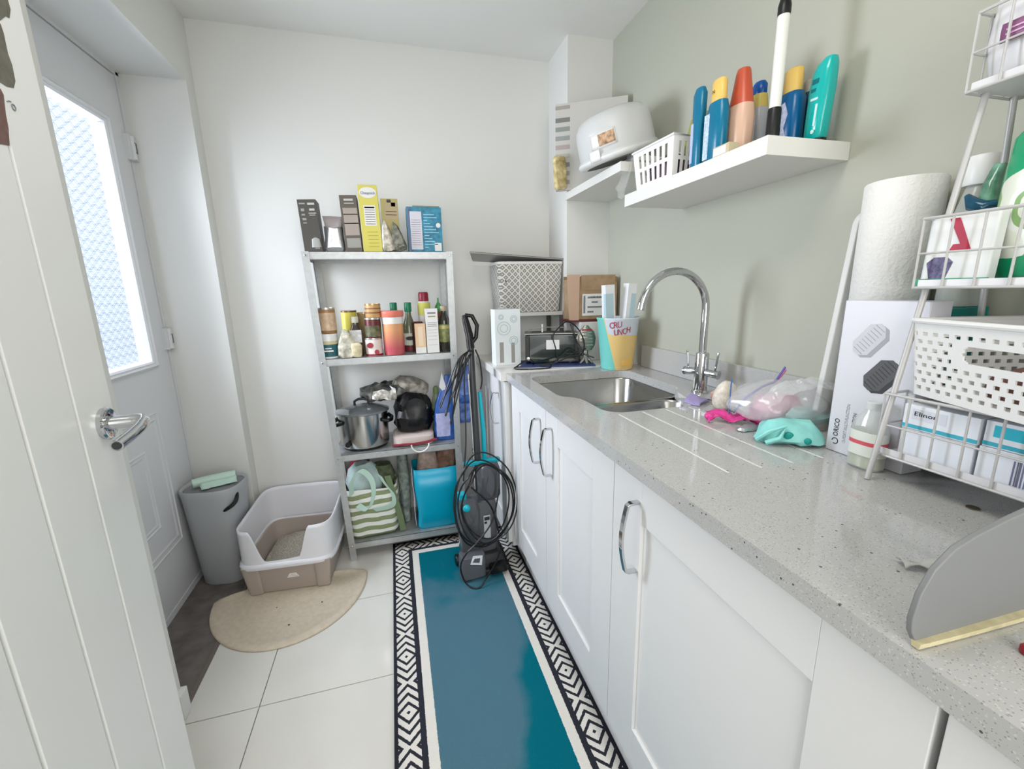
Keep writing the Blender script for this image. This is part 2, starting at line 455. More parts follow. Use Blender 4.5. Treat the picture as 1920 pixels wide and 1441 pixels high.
for (a, b, hy, lab) in units:
    t = thing('base_cabinet', lab, 'cabinet', (XF, (a + b) / 2, .0), group='row of white shaker base cabinets')
    s = MB(); s.box(.0205, .57, a - (a + b) / 2 + .001, b - (a + b) / 2 - .001, .15, .66); s.box(.0205, .04, a - (a + b) / 2 + .001, b - (a + b) / 2 - .001, .655, .868)
    obj('carcass', s, M_cabin, t)
    s = MB(); s.box(.05, .068, a - (a + b) / 2 + .0005, b - (a + b) / 2 - .0005, 0, .149)
    obj('plinth', s, M_cab, t)
    shaker(t, a - (a + b) / 2, b - (a + b) / 2, CAB_Z0, CAB_Z1, 0, hy - (a + b) / 2)
# end unit beyond the worktop joint
t = thing('end_cabinet', 'narrow white cabinet at the far end behind the carpet washer', 'cabinet', (.425, 1.85, 0))
s = MB(); s.box(.0205, .60, -.165, .12, .10, .868); s.box(.0205, .38, .121, .36, .10, .868); obj('carcass', s, M_cabin, t)
shaker(t, -.165, .36, .12, .862, 0, -.045, hz=(.65, .79))

# ---- worktop with real cut-outs for the two bowls and routed drainer grooves
def speckle(name, base, front=False):
    m = bpy.data.materials.new(name); m.use_nodes = True
    n, l, p = nodes(m); (x, y, z), vec = xyz(m)
    vo = n.new('ShaderNodeTexVoronoi'); vo.inputs['Scale'].default_value = 430; l.new(vec, vo.inputs['Vector'])
    vo2 = n.new('ShaderNodeTexVoronoi'); vo2.inputs['Scale'].default_value = 130; l.new(vec, vo2.inputs['Vector'])
    sp = n.new('ShaderNodeSeparateColor'); l.new(vo.outputs['Color'], sp.inputs[0])
    sp2 = n.new('ShaderNodeSeparateColor'); l.new(vo2.outputs['Color'], sp2.inputs[0])
    d1_ = NX(m.node_tree, vo.outputs['Distance']); d2_ = NX(m.node_tree, vo2.outputs['Distance'])
    dark = NX(m.node_tree, sp.outputs[0]).lt(.28) * d1_.lt(.34)
    big = NX(m.node_tree, sp2.outputs[0]).lt(.05) * d2_.lt(.22)
    lite = NX(m.node_tree, sp.outputs[1]).lt(.18) * d1_.lt(.45)
    c = mixc(m, lite, base, [min(255, v + 16) for v in base])
    c = mixc(m, dark, c, [v - 34 for v in base])
    c = mixc(m, big, c, [v - 95 for v in base])
    l.new(c, p.inputs['Base Color']); p.inputs['Roughness'].default_value = .10; p.inputs['Specular IOR Level'].default_value = .55
    return m
M_quartz = speckle('speckled_quartz', (178, 178, 176))
wt = thing('worktop', 'long white speckled quartz worktop with cut-outs for sink', 'worktop', (0, 0, 0))
def rrect(x0, x1, y0, y1, r, n=6):
    P = []
    for cx, cy, a in ((x1 - r, y1 - r, 0), (x0 + r, y1 - r, pi / 2), (x0 + r, y0 + r, pi), (x1 - r, y0 + r, 3 * pi / 2)):
        P += [(cx + r * cos(a + pi / 2 * i / n), cy + r * sin(a + pi / 2 * i / n)) for i in range(n + 1)]
    return P
# single sink opening outline with the waisted sides of a one-and-a-half bowl
SO = []
def cor(cx, cy, r, a0, a1, n=7): return [(cx + r * cos(rad(a0 + (a1 - a0) * i / n)), cy + r * sin(rad(a0 + (a1 - a0) * i / n))) for i in range(n + 1)]
SO += cor(.860, 1.515, .056, 0, 90) + cor(.548, 1.515, .056, 90, 180)
SO += cor(.545, 1.262, .055, 182, 230, 5) + [(.527, 1.205), (.539, 1.180), (.543, 1.150)]
SO += cor(.600, 1.062, .057, 185, 270, 7)
SO += cor(.780, 1.062, .057, 270, 335, 6) + [(.850, 1.100), (.866, 1.150), (.880, 1.186), (.902, 1.202), (.914, 1.228)]
TOPZ, THK = .90, .030
gr_x = [.565, .638, .711, .785, .857]
bm = bmesh.new()
def loop(pts, z): 
    vs = [bm.verts.new((x, y, z)) for x, y in pts]
    return vs, [bm.edges.new((vs[i], vs[(i + 1) % len(vs)])) for i in range(len(vs))]
outer = [(.43, -.40), (1.04, -.40), (1.04, 1.672), (.43, 1.672)]
es = []
ov, e = loop(outer, TOPZ); es += e
iv, e = loop(SO, TOPZ); es += e
gvs = []
for gx_ in gr_x:
    q = rrect(gx_ - .0032, gx_ + .0032, .594, .996, .003, 2)
    v_, e = loop(q, TOPZ); es += e; gvs.append(v_)
bmesh.ops.triangle_fill(bm, use_beauty=True, use_dissolve=False, edges=es)
for f in list(bm.faces):          # drop faces inside the openings
    c = f.calc_center_median()
    def inside(P):
        r = False; n_ = len(P)
        for i in range(n_):
            (xa, ya), (xb, yb) = P[i], P[(i + 1) % n_]
            if (ya > c.y) != (yb > c.y) and c.x < (xb - xa) * (c.y - ya) / (yb - ya) + xa: r = not r
        return r
    if inside(SO) or any(abs(c.x - g_) < .0032 and .594 < c.y < .996 for g_ in gr_x): bm.faces.remove(f)
def skirt(vs, dz, flo=False):
    lo = [bm.verts.new((v.co.x, v.co.y, v.co.z - dz)) for v in vs]
    for i in range(len(vs)): bm.faces.new((vs[i], vs[(i + 1) % len(vs)], lo[(i + 1) % len(vs)], lo[i]))
    if flo: bm.faces.new(lo)
skirt(ov, THK); skirt(iv, THK)
for v_ in gvs: skirt(v_, .002, True)
bmesh.ops.recalc_face_normals(bm, faces=bm.faces)
me = bpy.data.meshes.new('slab'); bm.to_mesh(me); bm.free(); me.materials.append(M_quartz)
slab = bpy.data.objects.new('slab', me); C.objects.link(slab); slab.parent = wt
# pale ground bottoms of the grooves
for gx_ in gr_x:
    s = MB(); s.box(gx_ - .0034, gx_ + .0034, .593, .997, .8975, .8988); obj('drainer_groove', s, mat('ground_quartz', (232, 232, 230), .35), wt)
s = MB(); s.box(.405, 1.04, 1.674, 1.979, .868, .904); s.box(.405, .82, 1.979, 2.218, .868, .904)
tag(obj('end_worktop', s, mat('plain_white_worktop', (222, 220, 216), .3), bevel=.002), 'plain white worktop piece at the far end under the clutter', 'worktop')
s = MB(); s.box(1.02, 1.0395, -.10, 1.62, .9005, .990)
tag(obj('upstand', s, M_quartz, bevel=.0015), 'long low speckled quartz upstand along the grey-green wall', 'upstand')

# ---- undermount sink
sk = thing('sink', 'brushed steel one-and-a-half bowl undermount sink', 'sink', (0, 0, 0))
def bowl(x0, x1, y0, y1, depth, r):
    rs = []
    for ins, z, rr in ((-.010, -.0305, r + .01), (0, -.0305, r), (.003, -.036, r), (.010, -depth + .03, r - .006), (.022, -depth + .008, r - .012), (.045, -depth, r - .02)):
        rs.append([(x, y, TOPZ + z) for x, y in rrect(x0 + ins, x1 - ins, y0 + ins, y1 - ins, max(rr, .01), 6)])
    m_ = MB(); m_.rings(rs, cap=False); m_.v = m_.v
    last = rs[-1]; m_._add(last, [tuple(range(len(last)))]); return m_
obj('bowl', bowl(.498, .921, 1.207, 1.575, .19, .06), M_steel, sk, ang=50, label='large steel bowl')
obj('bowl', bowl(.543, .872, 1.006, 1.184, .13, .05), M_steel, sk, ang=50, label='small steel half bowl')
for cx, cy, z in ((.71, 1.39, .712), (.70, 1.095, .772)):
    s = MB(); s.lathe([(.0, .001), (.022, .001), (.030, .004), (.036, .002), (.038, 0)], 24, (cx, cy, z), cap=False)
    obj('waste', s, M_chrome, sk)

# ---- mixer tap
tp = thing('mixer_tap', 'tall chrome swan-neck mixer tap behind the sink', 'tap', (.930, 1.130, TOPZ))
s = MB(); s.lathe([(.027, 0), (.027, .004), (.021, .008), (.0205, .060), (.0205, .125), (.019, .128), (.0135, .130)], 28)
obj('tap_body', s, M_chrome, tp)
R_ = .112
pts = [(0, 0, .125), (0, 0, .18), (0, 0, .235), (0, 0, .262)] + [(-R_ + R_ * cos(t), 0, .265 + R_ * sin(t)) for t in [pi * i / 22 for i in range(1, 23)]] + [(-2 * R_ - .004, 0, .245)]
pts = pts[:-3] + [(-2 * R_ + .001, 0, .285), (-2 * R_ - .003, 0, .268)]
s = MB(); s.tube(pts, .0115, 18)
obj('spout', s, M_chrome, tp)
for sgn in (1, -1):
    s = MB(); s.tube([(0, 0, .068), (-.010 * sgn, sgn * .030, .066), (-.018 * sgn, sgn * .052, .064)], [.010, .012, .0125], 16)
    s.tube([(-.0185 * sgn, sgn * .0525, .064), (-.020 * sgn, sgn * .056, .0638)], [.014, .0135], 16)
    s.tube([(-.014 * sgn, sgn * .044, .070), (-.015 * sgn, sgn * .046, .095), (-.018 * sgn, sgn * .049, .132)], [.0055, .0075, .0065], 10, flat=.5)
    obj('tap_lever', s, M_chrome, tp)

# ================================================================ FLOOR THINGS
# ---- runner rug
M_rug = bpy.data.materials.new('woven_rug'); M_rug.use_nodes = True
_n, _l, _p = nodes(M_rug); (rx, ry, rz), rv = xyz(M_rug)
nz_ = (noise(M_rug, rv, 260, 3) - .5) * .005
nz2 = (noise(M_rug, rv, 190, 3) - .5) * .005
RW, RL = .587, 1.86
ex = ((rx - 0).abs() * -1 + RW / 2) + nz_           # distance to the long edges
ey = ((ry - 0).abs() * -1 + RL / 2) + nz2           # distance to the short edges
dE = ex.min(ey)
side = ex.lt(ey)                                    # 1 on long sides
inv = side * -1 + 1
along = (ry + nz2 * .6) * side + (rx + nz_ * .6) * inv
u_ = ((dE - .042) / .030).abs()
P_ = .208
t_ = (along - .007).pp(P_ / 2)
c1 = (t_ + u_ * .030) / (P_ / 2)
stripes = (c1 * 3.3 + .80).frac().gt(.62)
sq = (t_ * 1.0 + u_ * .012).lt(.0085)
pat = stripes
dark = (48, 50, 58)
grey_mix = ((noise(M_rug, rv, 5, 8) - .5) * 1.1 + (ry * -1 + .62).min(rx * -5 + ry * 1.6 + .58) * 1.4 + .05) * 3.5  # grey-blue over the middle, teal towards the far end and near right
teal = mixc(M_rug, grey_mix._op('ADD', 0.0, clamp=True), (0, 104, 120), (78, 116, 132))
c = mixc(M_rug, dE.lt(.118), teal, (226, 222, 214))
c = mixc(M_rug, dE.lt(.089), c, dark)
c = mixc(M_rug, dE.lt(.072), c, mixc(M_rug, pat, (226, 222, 214), dark))
c = mixc(M_rug, dE.lt(.011), c, dark)
_l.new(c, _p.inputs['Base Color']); _p.inputs['Roughness'].default_value = 1; _p.inputs['Specular IOR Level'].default_value = .1
_b2 = _n.new('ShaderNodeBump'); _b2.inputs['Strength'].default_value = .6; _b2.inputs['Distance'].default_value = .003
_l.new(noise(M_rug, rv, 500, 2).s, _b2.inputs['Height']); _l.new(_b2.outputs[0], _p.inputs['Normal'])
s = MB(); s.grid(lambda u, v: (-RW / 2 + RW * u, -RL / 2 + RL * v, .009 + .0012 * sin(9 * v) * sin(5 * u)), 12, 40)
o = obj('runner_rug', s, M_rug, solid=.008); o.location = (-.089 + RW / 2, 2.012 - RL / 2, -.002)
tag(o, 'long teal runner rug with black and white geometric border', 'rug')

# ---- half-moon mat
s = MB()
def moon(k, z, ex=0):
    P = []
    for i in range(33):
        a = pi + pi * i / 32
        P.append((.300 * k * cos(a), .345 * k * sin(a), z))
    P += [(.300 * k * cos(pi * j / 10), .060 * k * sin(pi * j / 10) + 0, z) for j in range(1, 10)]
    return P
s.rings([moon(1, .001), moon(1.0, .0045), moon(.985, .0078), moon(.90, .0078), moon(.875, .0044), moon(.5, .0044)])
o = obj('litter_mat', s, mat('beige_textured_mat', (205, 192, 172), .9, bump=.9, bscale=350, var=6, vscale=60), ang=60)
o.location = (-.502, 1.818, .001); o.rotation_euler = (0, 0, .06)
tag(o, 'beige half-moon mat with raised rim under the litter tray', 'mat')
s = MB(); s.box(.01, .016, -.24, -.236, .0055, .0075); s.box(.12, .125, -.15, -.146, .0055, .0075); s.box(-.05, -.046, -.12, -.117, .0055, .007)
obj('crumbs', s, mat('dark_crumb', (60, 50, 40), .9), o, kind='stuff')

# ---- litter tray
lt = thing('litter_tray', 'open litter tray with white high-sided rim on taupe base', 'litter tray', (-.497, 1.985, .0085), rad(-4))
M_taupe = mat('taupe_plastic', (172, 160, 150), .4)
M_tw = mat('off_white_plastic', (222, 222, 226), .3)
s = MB()
s.srings([(.158, .185, 0), (.160, .187, .004), (.178, .200, .135), (.170, .192, .135), (.152, .178, .012)], 48, .30)
s.f = s.f[:-1]
s._add([(x, y, z) for x, y, z in s.v[-48:]], [tuple(range(48))])
obj('tray_base', s, M_taupe, lt, ang=40)
for sx in (-1, 1):
    s = MB(); s.srings([(.026, .018, 0, sx * .132, -.176), (.028, .018, .005, sx * .132, -.177), (.034, .018, .132, sx * .140, -.190)], 16, .4); obj('tray_leg', s, M_taupe, lt)
def rimshape(k, z, x=0): return (.186 * k, .207 * k, z)
def hgt(a, x, y):
    if y < -.1:
        d = abs(x + .012)
        t = min(max((d - .060) / .055, 0), 1); t = t * t * (3 - 2 * t)
        return .152 + (.292 - .152) * t
    return .292 + .018 * min(max((y + .1) / .3, 0), 1)
def shell(off):
    def fn(u, v):
        a = 2 * pi * u - pi / 2
        p = .30
        k = 1 + .02 * (1 - v) + off
        x = .180 * k * math.copysign(abs(cos(a)) ** p, cos(a)); y = .200 * k * math.copysign(abs(sin(a)) ** p, sin(a))
        z = .133 + v * (hgt(a, x, y) - .133)
        return (x * (1 + .03 * v), y * (1 + .0 * v), z)
    return fn
s = MB(); s.grid(shell(0), 320, 10, wrap=True)
obj('high_rim', s, M_tw, lt, solid=.005, ang=60)
s = MB(); s.srings([(.180, .203, .122), (.192, .214, .124), (.194, .216, .134), (.192, .214, .142), (.182, .204, .146), (.178, .200, .140), (.178, .199, .124)], 64, .30, cap=False)
obj('rim_lip', s, M_tw, lt, ang=60)
random.seed(3)
from mathutils import noise as mnoise
s = MB()
def lit(u, v):
    x = -.148 + .296 * u; y = -.172 + .344 * v
    z = .052 + .030 * max(0, mnoise.noise(Vector((x * 9 + 3, y * 7, 0))) + .3) + .003 * mnoise.noise(Vector((x * 90, y * 90, 1)))
    return (x, y, z)
s.grid(lit, 60, 70)
obj('litter', s, mat('grey_beige_litter', (176, 170, 156), 1, bump=1, bscale=420, var=26, vscale=160), lt, kind='stuff')
s = MB(); s.prism([(-.024, .062), (.024, .062), (.012, .082), (0, .088), (-.012, .082)], -.1945, -.1915, 'xz')
s.v = [(x + .018, y, z) for x, y, z in s.v]
em = obj('emblem', s, mat('pale_print', (228, 226, 222), .6), lt)
s = MB(); s.box(.000, .036, -.1948, -.1944, .0665, .0685); s.box(.008, .028, -.1948, -.1944, .0735, .0750)
obj('emblem_gap', s, M_taupe, em)

# ---- waste bin
wb = thing('waste_bin', 'tall grey plastic waste bin with black side handle', 'bin', (-.806, 2.010, .0015), rad(-10))
M_bin = mat('grey_plastic', (172, 175, 178), .42)
s = MB(); s.srings([(.082, .076, 0), (.086, .080, .006), (.112, .098, .41), (.116, .102, .440), (.113, .099, .446), (.104, .090, .440), (.102, .088, .425)], 40, .62)
obj('bin_body', s, M_bin, wb, ang=50)
s = MB(); s.srings([(.101, .087, .425), (.101, .087, .436), (.06, .05, .442)], 40, .62)
obj('lid', s, mat('dark_grey_plastic', (132, 134, 136), .5), wb, ang=50)
s = MB()
hp = []
for i in range(11):
    t = i / 10; a = rad(-50 + 30 * t)
    hp.append(((.111 + .022 * sin(pi * t)) * cos(a), (.100 + .022 * sin(pi * t)) * sin(a), .352 + .052 * t))
s.tube(hp, .012, 10, flat=.7); obj('bin_handle', s, M_black, wb)
# roll of bags
rb = thing('bag_roll', 'pale green roll of bags lying on the bin lid', 'bag roll', (-.800, 2.00, .4475), rad(22))
s = MB(); s.tube([(-.075, 0, .020), (-.02, .002, .021), (.04, -.002, .021), (.078, 0, .020)], [.019, .0205, .020, .018], 18); s.wob(.0025, 40, 2)
obj('roll', s, mat('mint_film', (188, 214, 200), .35), rb)
s = MB(); s.grid(lambda u, v: (-.05 + .13 * u, -.018 - .032 * v, .004 + .018 * (1 - v) ** 2), 10, 5).wob(.003, 50, 5)
obj('loose_flap', s, mat('mint_film', (188, 214, 200), .35), rb, solid=.0012)

# ================================================================ SHELF UNIT
su = thing('shelving_unit', 'grey galvanised steel shelving unit against far wall', 'shelf', (0, 0, 0))
Y0, Y1 = 1.94, 2.212
def PX(side, z):                   # the unit is slightly racked: posts lean
    return (-.281 - .054 * z / 1.4) if side < 0 else (.262 + .008 * z / 1.4)
SHZ = [.090, .530, .965, 1.404]
ZB = .0115
for sd in (-1, 1):
    for (yy, dy, nm) in ((Y0, .028, 'f'), (Y1, -.028, 'b')):
        s = MB(); rs = []
        zb = .0005 if sd < 0 else ZB
        for z in (zb, 1.405):
            x = PX(sd, z); w = .028 * -sd
            P = [(x, yy), (x + w, yy), (x + w, yy + dy * .07), (x + w * .07, yy + dy * .07), (x + w * .07, yy + dy), (x, yy + dy)]
            rs.append([(a, b, z) for a, b in P])
        s.rings(rs); obj('post', s, M_galv, su, flat=True)
for z in SHZ:
    xa, xb = PX(-1, z) + .003, PX(1, z) - .003
    s = MB()
    s.box(xa, xb, Y0 + .002, Y1 - .002, z - .0015, z)
    s.box(xa, xb, Y0 + .002, Y0 + .0035, z - .030, z); s.box(xa, xb, Y1 - .0035, Y1 - .002, z - .030, z)
    s.box(xa, xa + .0015, Y0 + .002, Y1 - .002, z - .030, z); s.box(xb - .0015, xb, Y0 + .002, Y1 - .002, z - .030, z)
    s.box(xa + .001, xb - .001, Y0 + .002, Y0 + .012, z - .031, z - .029)
    sh = obj('shelf_board', s, M_galv, su, flat=True)
    for x in (PX(-1, z) + .014, PX(1, z) - .014):
        s = MB(); s.lathe([(.0048, 0), (.0048, .0018), (.003, .003)], 10); s.v = [(a + x, Y0 - .0002 - c_, b + z - .015) for a, b, c_ in s.v]
        obj('bolt', s, M_chrome, sh)

def band(parent, name, m, r, z0, z1, c=(0, 0), a0=0, a1=360, n=24, sx=1, sy=1):
    s_ = MB(); A = [rad(a0 + (a1 - a0) * i / n) for i in range(n + 1)]
    s_.grid(lambda u, v: (c[0] + r * sx * cos(rad(a0 + (a1 - a0) * u)), c[1] + r * sy * sin(rad(a0 + (a1 - a0) * u)), z0 + (z1 - z0) * v), n, 1)
    return obj(name, s_, m, parent)
def carton(name, label, x0, x1, y0, y1, z, h, m, prints=(), group=None, rot=None, cat='box', open_top=False, origin=None, flip=None):
    """folding carton; prints: (fx0, fx1, fz0, fz1, material) as fractions of the front (-Y) face"""
    cx, cy = (x0 + x1) / 2, (y0 + y1) / 2; w_, d_ = (x1 - x0) / 2, (y1 - y0) / 2
    t_ = thing(name, label, cat, (cx, cy, z), group=group, rot=rot)
    s_ = MB(); s_.box(-w_, w_, -d_, d_, 0, h); obj('carton', s_, m, t_, bevel=.0008, segs=1)
    for a, b, c_, d, mm in prints:
        s_ = MB(); s_.box(-w_ + 2 * w_ * a, -w_ + 2 * w_ * b, -d_ - .0004, -d_ + .001, h * c_, h * d); obj('print', s_, mm, t_, flat=True)
    s_ = MB(); s_.box(-w_ + .0005, w_ - .0005, -.0006, .0006, h - .0005, h + .0006); obj('seam', s_, M_inkg, t_, flat=True)
    return t_
def mm_(n, c, r=.5, **k): return mat(n, c, r, **k)
W1 = mm_('print_white', (222, 221, 218)); G1 = mm_('print_grey', (150, 148, 144)); G2 = mm_('print_dark_grey', (74, 70, 66))
zt = SHZ[3] + .0008
# top shelf
t = carton('appliance_box', 'dark grey carton with white lettering at the left end of top shelf', -.328, -.258, 1.985, 2.075, zt + .0008, .203, mm_('dark_grey_card', (72, 69, 64)), [(.08, .40, .91, .935, G1), (.14, .32, .78, .83, G1), (.14, .32, .70, .73, G1), (.16, .36, .61, .65, G1), (.16, .36, .55, .57, G1), (.52, .56, .08, .25, G1), (.60, .86, .06, .24, G1)], rot=(0, rad(-2.2), 0))
s = MB(); s.box(.002, .028, -.0456, -.044, .182, .190); s.box(.006, .026, -.0456, -.044, .160, .168); s.box(.002, .030, -.0456, -.044, .149, .152); s.box(.004, .026, -.0456, -.044, .142, .144); obj('print', s, mm_('print_pale_silver', (186, 184, 178)), t, flat=True)
s = MB(); s.srings([(.018, .004, .018), (.015, .004, .050), (.005, .003, .056)], 12, .5, (.014, -.046, 0)); obj('picture', s, mm_('print_silver', (160, 160, 156)), t)
t = thing('foil_pouch', 'crumpled clear bag of silver foil on top shelf', 'pouch', (-.213, 2.03, zt))
s = MB(); s.srings([(.030, .026, 0), (.040, .034, .02), (.038, .030, .07), (.034, .024, .105)], 20, .6).wob(.009, 28, 1)
s.v = [(x, y, max(z, .0005)) for x, y, z in s.v]
obj('foil', s, mm_('crinkled_foil', (205, 206, 208), .28, metal=.75, bump=.6, bscale=90), t, ang=25)
s = MB(); s.srings([(.032, .028, .10), (.036, .014, .125), (.039, .004, .148)], 20, .6, cap=False).wob(.004, 30, 2)
obj('film', s, mat('smoky_film', (205, 195, 196), .2, alpha=.55), t, solid=.0006)
t = carton('tea_carton', 'narrow brown-grey carton beside the tall yellow one', -.170, -.103, 1.99, 2.08, zt + .001, .225, mm_('brown_grey_card', (92, 84, 76)), [(.12, .95, .30, .78, mm_('print_taupe', (160, 148, 138))), (.12, .95, .50, .52, G2), (.12, .95, .66, .675, G2), (.14, .95, .08, .25, G1)], rot=(0, rad(-1.6), 0))
s = MB(); s.box(-.017, .019, -.0456, -.044, .203, .211); s.box(-.017, .021, -.0456, -.044, .192, .195); obj('print', s, mm_('print_pale_silver', (186, 184, 178)), t, flat=True)
t = carton('cereal_carton', 'tallest yellow carton with white oval badge on top shelf', -.098, -.021, 1.985, 2.075, zt + .001, .266, mm_('yellow_card', (206, 196, 92)), [(.22, .82, .40, .70, W1)] + [(.26, .78, .42 + .035 * k, .428 + .035 * k, G1) for k in range(7)] + [(.26, .78, .66, .68, mm_('print_blue_ink', (60, 78, 120)))] + [(.30, .85, .08 + .055 * k, .088 + .055 * k, mm_('print_ochre', (165, 152, 56))) for k in range(5)], rot=(0, rad(-.8), 0))
s = MB(); s.prism([(.034 * cos(a), .021 * sin(a)) for a in [2 * pi * i / 24 for i in range(24)]], -.0456, -.044, 'xz'); s.v = [(x, y, z + .236) for x, y, z in s.v]; obj('badge', s, W1, t)
text('Cheapnick', .016, mm_('print_blue_ink', (60, 78, 120)), t, FRONT(0, -.0459, .234), w=.058)
t = carton('biscuit_carton', 'shorter yellow-beige carton to the right of the tallest one', -.014, .056, 2.02, 2.10, zt + .001, .222, mm_('straw_card', (190, 176, 112)), [(.18, .95, .62, .94, mm_('print_sand', (190, 172, 136))), (.35, .60, .93, .985, G2), (.25, .9, .70, .71, mm_('print_ochre', (165, 152, 56))), (.25, .9, .76, .77, mm_('print_ochre', (165, 152, 56))), (.60, .85, .86, .93, mm_('print_ochre', (165, 152, 56)))])
for k, (x, y, lean, lab, col) in enumerate(((.010, 1.985, -8, 'left pointed silver and dark foil packet before the straw carton', (168, 162, 148)), (.060, 1.98, -14, 'right pointed dark foil packet next to the blue carton', (92, 92, 80)))):
    t = thing('foil_packet', lab, 'packet', (x, y, zt + .001), rot=(0, rad(lean), 0))
    s = MB(); s.srings([(.024, .010, 0), (.027, .014, .02), (.022, .010, .07), (.012, .005, .108), (.002, .002, .128)], 16, .7).wob(.004, 35, k)
    s.v = [(a, b, max(c_, .006 if abs(a) > .01 else .004)) for a, b, c_ in s.v]
    obj('packet', s, mm_('foil_packet_%d' % k, col, .35, metal=.3, var=50, vscale=45), t, ang=25)
t = carton('snack_carton', 'blue and teal printed carton at the right end of top shelf', .088, .236, 1.985, 2.06, zt + .001, .186, mm_('teal_blue_card', (10, 116, 146), .4, var=30, vscale=50), [(.09, .42, .06, .90, mm_('print_lilac', (206, 204, 214))), (.76, .96, .03, .21, W1)] + [(.48, .48 + .1 + .04 * ((k * 7) % 9), .10 + .066 * k, .118 + .066 * k, mm_('print_pale_blue', (150, 200, 220))) for k in range(12)] + [(.02, .07, .0, 1, mm_('print_violet', (104, 106, 140)))] + [(.12, .38, .16 + .05 * k, .166 + .05 * k, G1) for k in range(12)])
s = MB(); s.box(-.045, .070, -.01, .01, .186, .196); obj('top_flap', s, mm_('print_greenish', (120, 140, 120)), t)
s = MB(); s.lathe([(.0, 0), (.010, 0), (.010, .0006), (0, .0006)], 16, cap=False); s.v = [(a + .058, -.0379 - c_, b + .112) for a, b, c_ in s.v]; obj('sticker', s, W1, t)

# second shelf: tins and bottles, built from one lathe routine
zs = SHZ[2] + .0006
def tin(label, x, y, z, r, h, col, lid=None, bands=(), group=None, name='food_tin', cat='tin', m=None):
    t_ = thing(name, label, cat, (x, y, z), group=group)
    s_ = MB(); s_.lathe([(r * .96, 0), (r, .002), (r, h - .003), (r * .97, h)], 26); obj('can', s_, m or mm_('tin_%s' % (col,), col, .35, metal=0), t_)
    if lid: 
        s_ = MB(); s_.lathe([(r * 1.02, h - .006), (r * 1.03, h - .003), (r * 1.02, h + .001), (r * .93, h + .001), (r * .90, h - .002)], 26); obj('lid', s_, lid, t_)
    for a, b, mm in bands: band(t_, 'label', mm, r * 1.012, h * a, h * b)
    return t_
M_gold = mm_('gold_lid', (196, 160, 110), .3, metal=.6); M_lidg = mm_('silver_lid', (200, 198, 196), .25, metal=.8)
tealw = tin('teal and white tub under the brown tin at the left', -.276, 1.985, zs, .037, .104, (226, 228, 226), M_white, [(.08, .58, mm_('tin_teal', (40, 96, 104))), (.58, .72, mm_('tin_cream', (208, 196, 156)))], name='spread_tub', cat='tub')
s = MB(); s.box(-.016, .020, -.0388, -.0370, .030, .036); s.box(-.012, .014, -.0388, -.0370, .042, .046); obj('print', s, W1, tealw)
tin('brown and beige tin stacked on the teal and white tub', -.272, 1.985, zs + .1062, .034, .106, (158, 118, 74), M_lidg, [(.12, .82, mm_('tin_peachy', (206, 178, 148), var=18, vscale=50))])
tin('yellow tin with dark lid standing behind the cream-capped bottle', -.192, 2.075, zs, .033, .195, (206, 196, 84), mm_('bronze_lid', (120, 92, 74), .35, metal=.5), [(.04, .45, mm_('tin_olive', (120, 116, 70)))])
tin('tall khaki tin half hidden behind the cream-capped bottle', -.128, 2.085, zs, .030, .185, (136, 118, 82), M_gold)
t = thing('sauce_bottle', 'dark sauce bottle with cream cap in front of the yellow tin', 'bottle', (-.163, 1.995, zs))
s = MB(); s.srings([(.026, .022, 0), (.027, .023, .006), (.027, .023, .10), (.018, .016, .128), (.012, .012, .140), (.012, .012, .148)], 24, .7); obj('glass', s, mm_('dark_bottle_glass', (62, 50, 46), .12, coat=.5), t)
s = MB(); s.lathe([(.0155, .146), (.016, .148), (.0155, .170), (.013, .172)], 20); obj('cap', s, mm_('cream_cap', (206, 204, 186), .5), t)
s = MB(); s.box(-.024, .024, -.0236, -.020, .060, .115); obj('label', s, mm_('bottle_label', (196, 196, 194), var=24, vscale=60), t)
t = thing('pasta_bag', 'crumpled clear and white food bag slumped beside the sauce bottle', 'bag', (-.205, 1.968, zs))
s = MB(); s.srings([(.028, .018, 0), (.038, .022, .012), (.038, .020, .05), (.026, .014, .09), (.014, .006, .118)], 22, .7).wob(.008, 28, 4)
s.v = [(a, b, max(c_, .0004)) for a, b, c_ in s.v]
obj('bag', s, mm_('mottled_bag_film', (182, 178, 160), .3, var=58, vscale=38), t, ang=30)
t = thing('pasta_bag', 'small cream crackling packet in front of the sauce bottle', 'bag', (-.163, 1.958, zs), group=None)
s = MB(); s.srings([(.018, .010, 0), (.022, .014, .010), (.022, .012, .05), (.016, .006, .062)], 18, .6).wob(.004, 40, 7)
s.v = [(a, b, max(c_, .0004)) for a, b, c_ in s.v]; obj('bag', s, mm_('cream_packet', (206, 196, 160), .35, var=22, vscale=60), t, ang=30)
rt = tin('small white and red tin at the bottom of a stack of three', -.092, 1.985, zs, .0365, .078, (222, 212, 206), M_lidg, [(.02, .12, M_red)])
s = MB(); s.prism([(.014 * cos(a), .012 * sin(a)) for a in [2 * pi * i / 18 for i in range(18)]], -.0385, -.034, 'xz'); s.v = [(x - .014, y, z + .048) for x, y, z in s.v]; obj('badge', s, M_red, rt)
s = MB(); s.prism([(.010 * cos(a), .010 * sin(a)) for a in [2 * pi * i / 18 for i in range(18)]], -.0385, -.034, 'xz'); s.v = [(x + .012, y, z + .018) for x, y, z in s.v]; obj('badge', s, M_red, rt)
tin('dark red and green olive tin in the middle of the stack', -.089, 1.985, zs + .080, .034, .084, (96, 36, 40), M_lidg, [(.04, .62, mm_('tin_dark_olive', (92, 92, 62), var=30, vscale=50))])
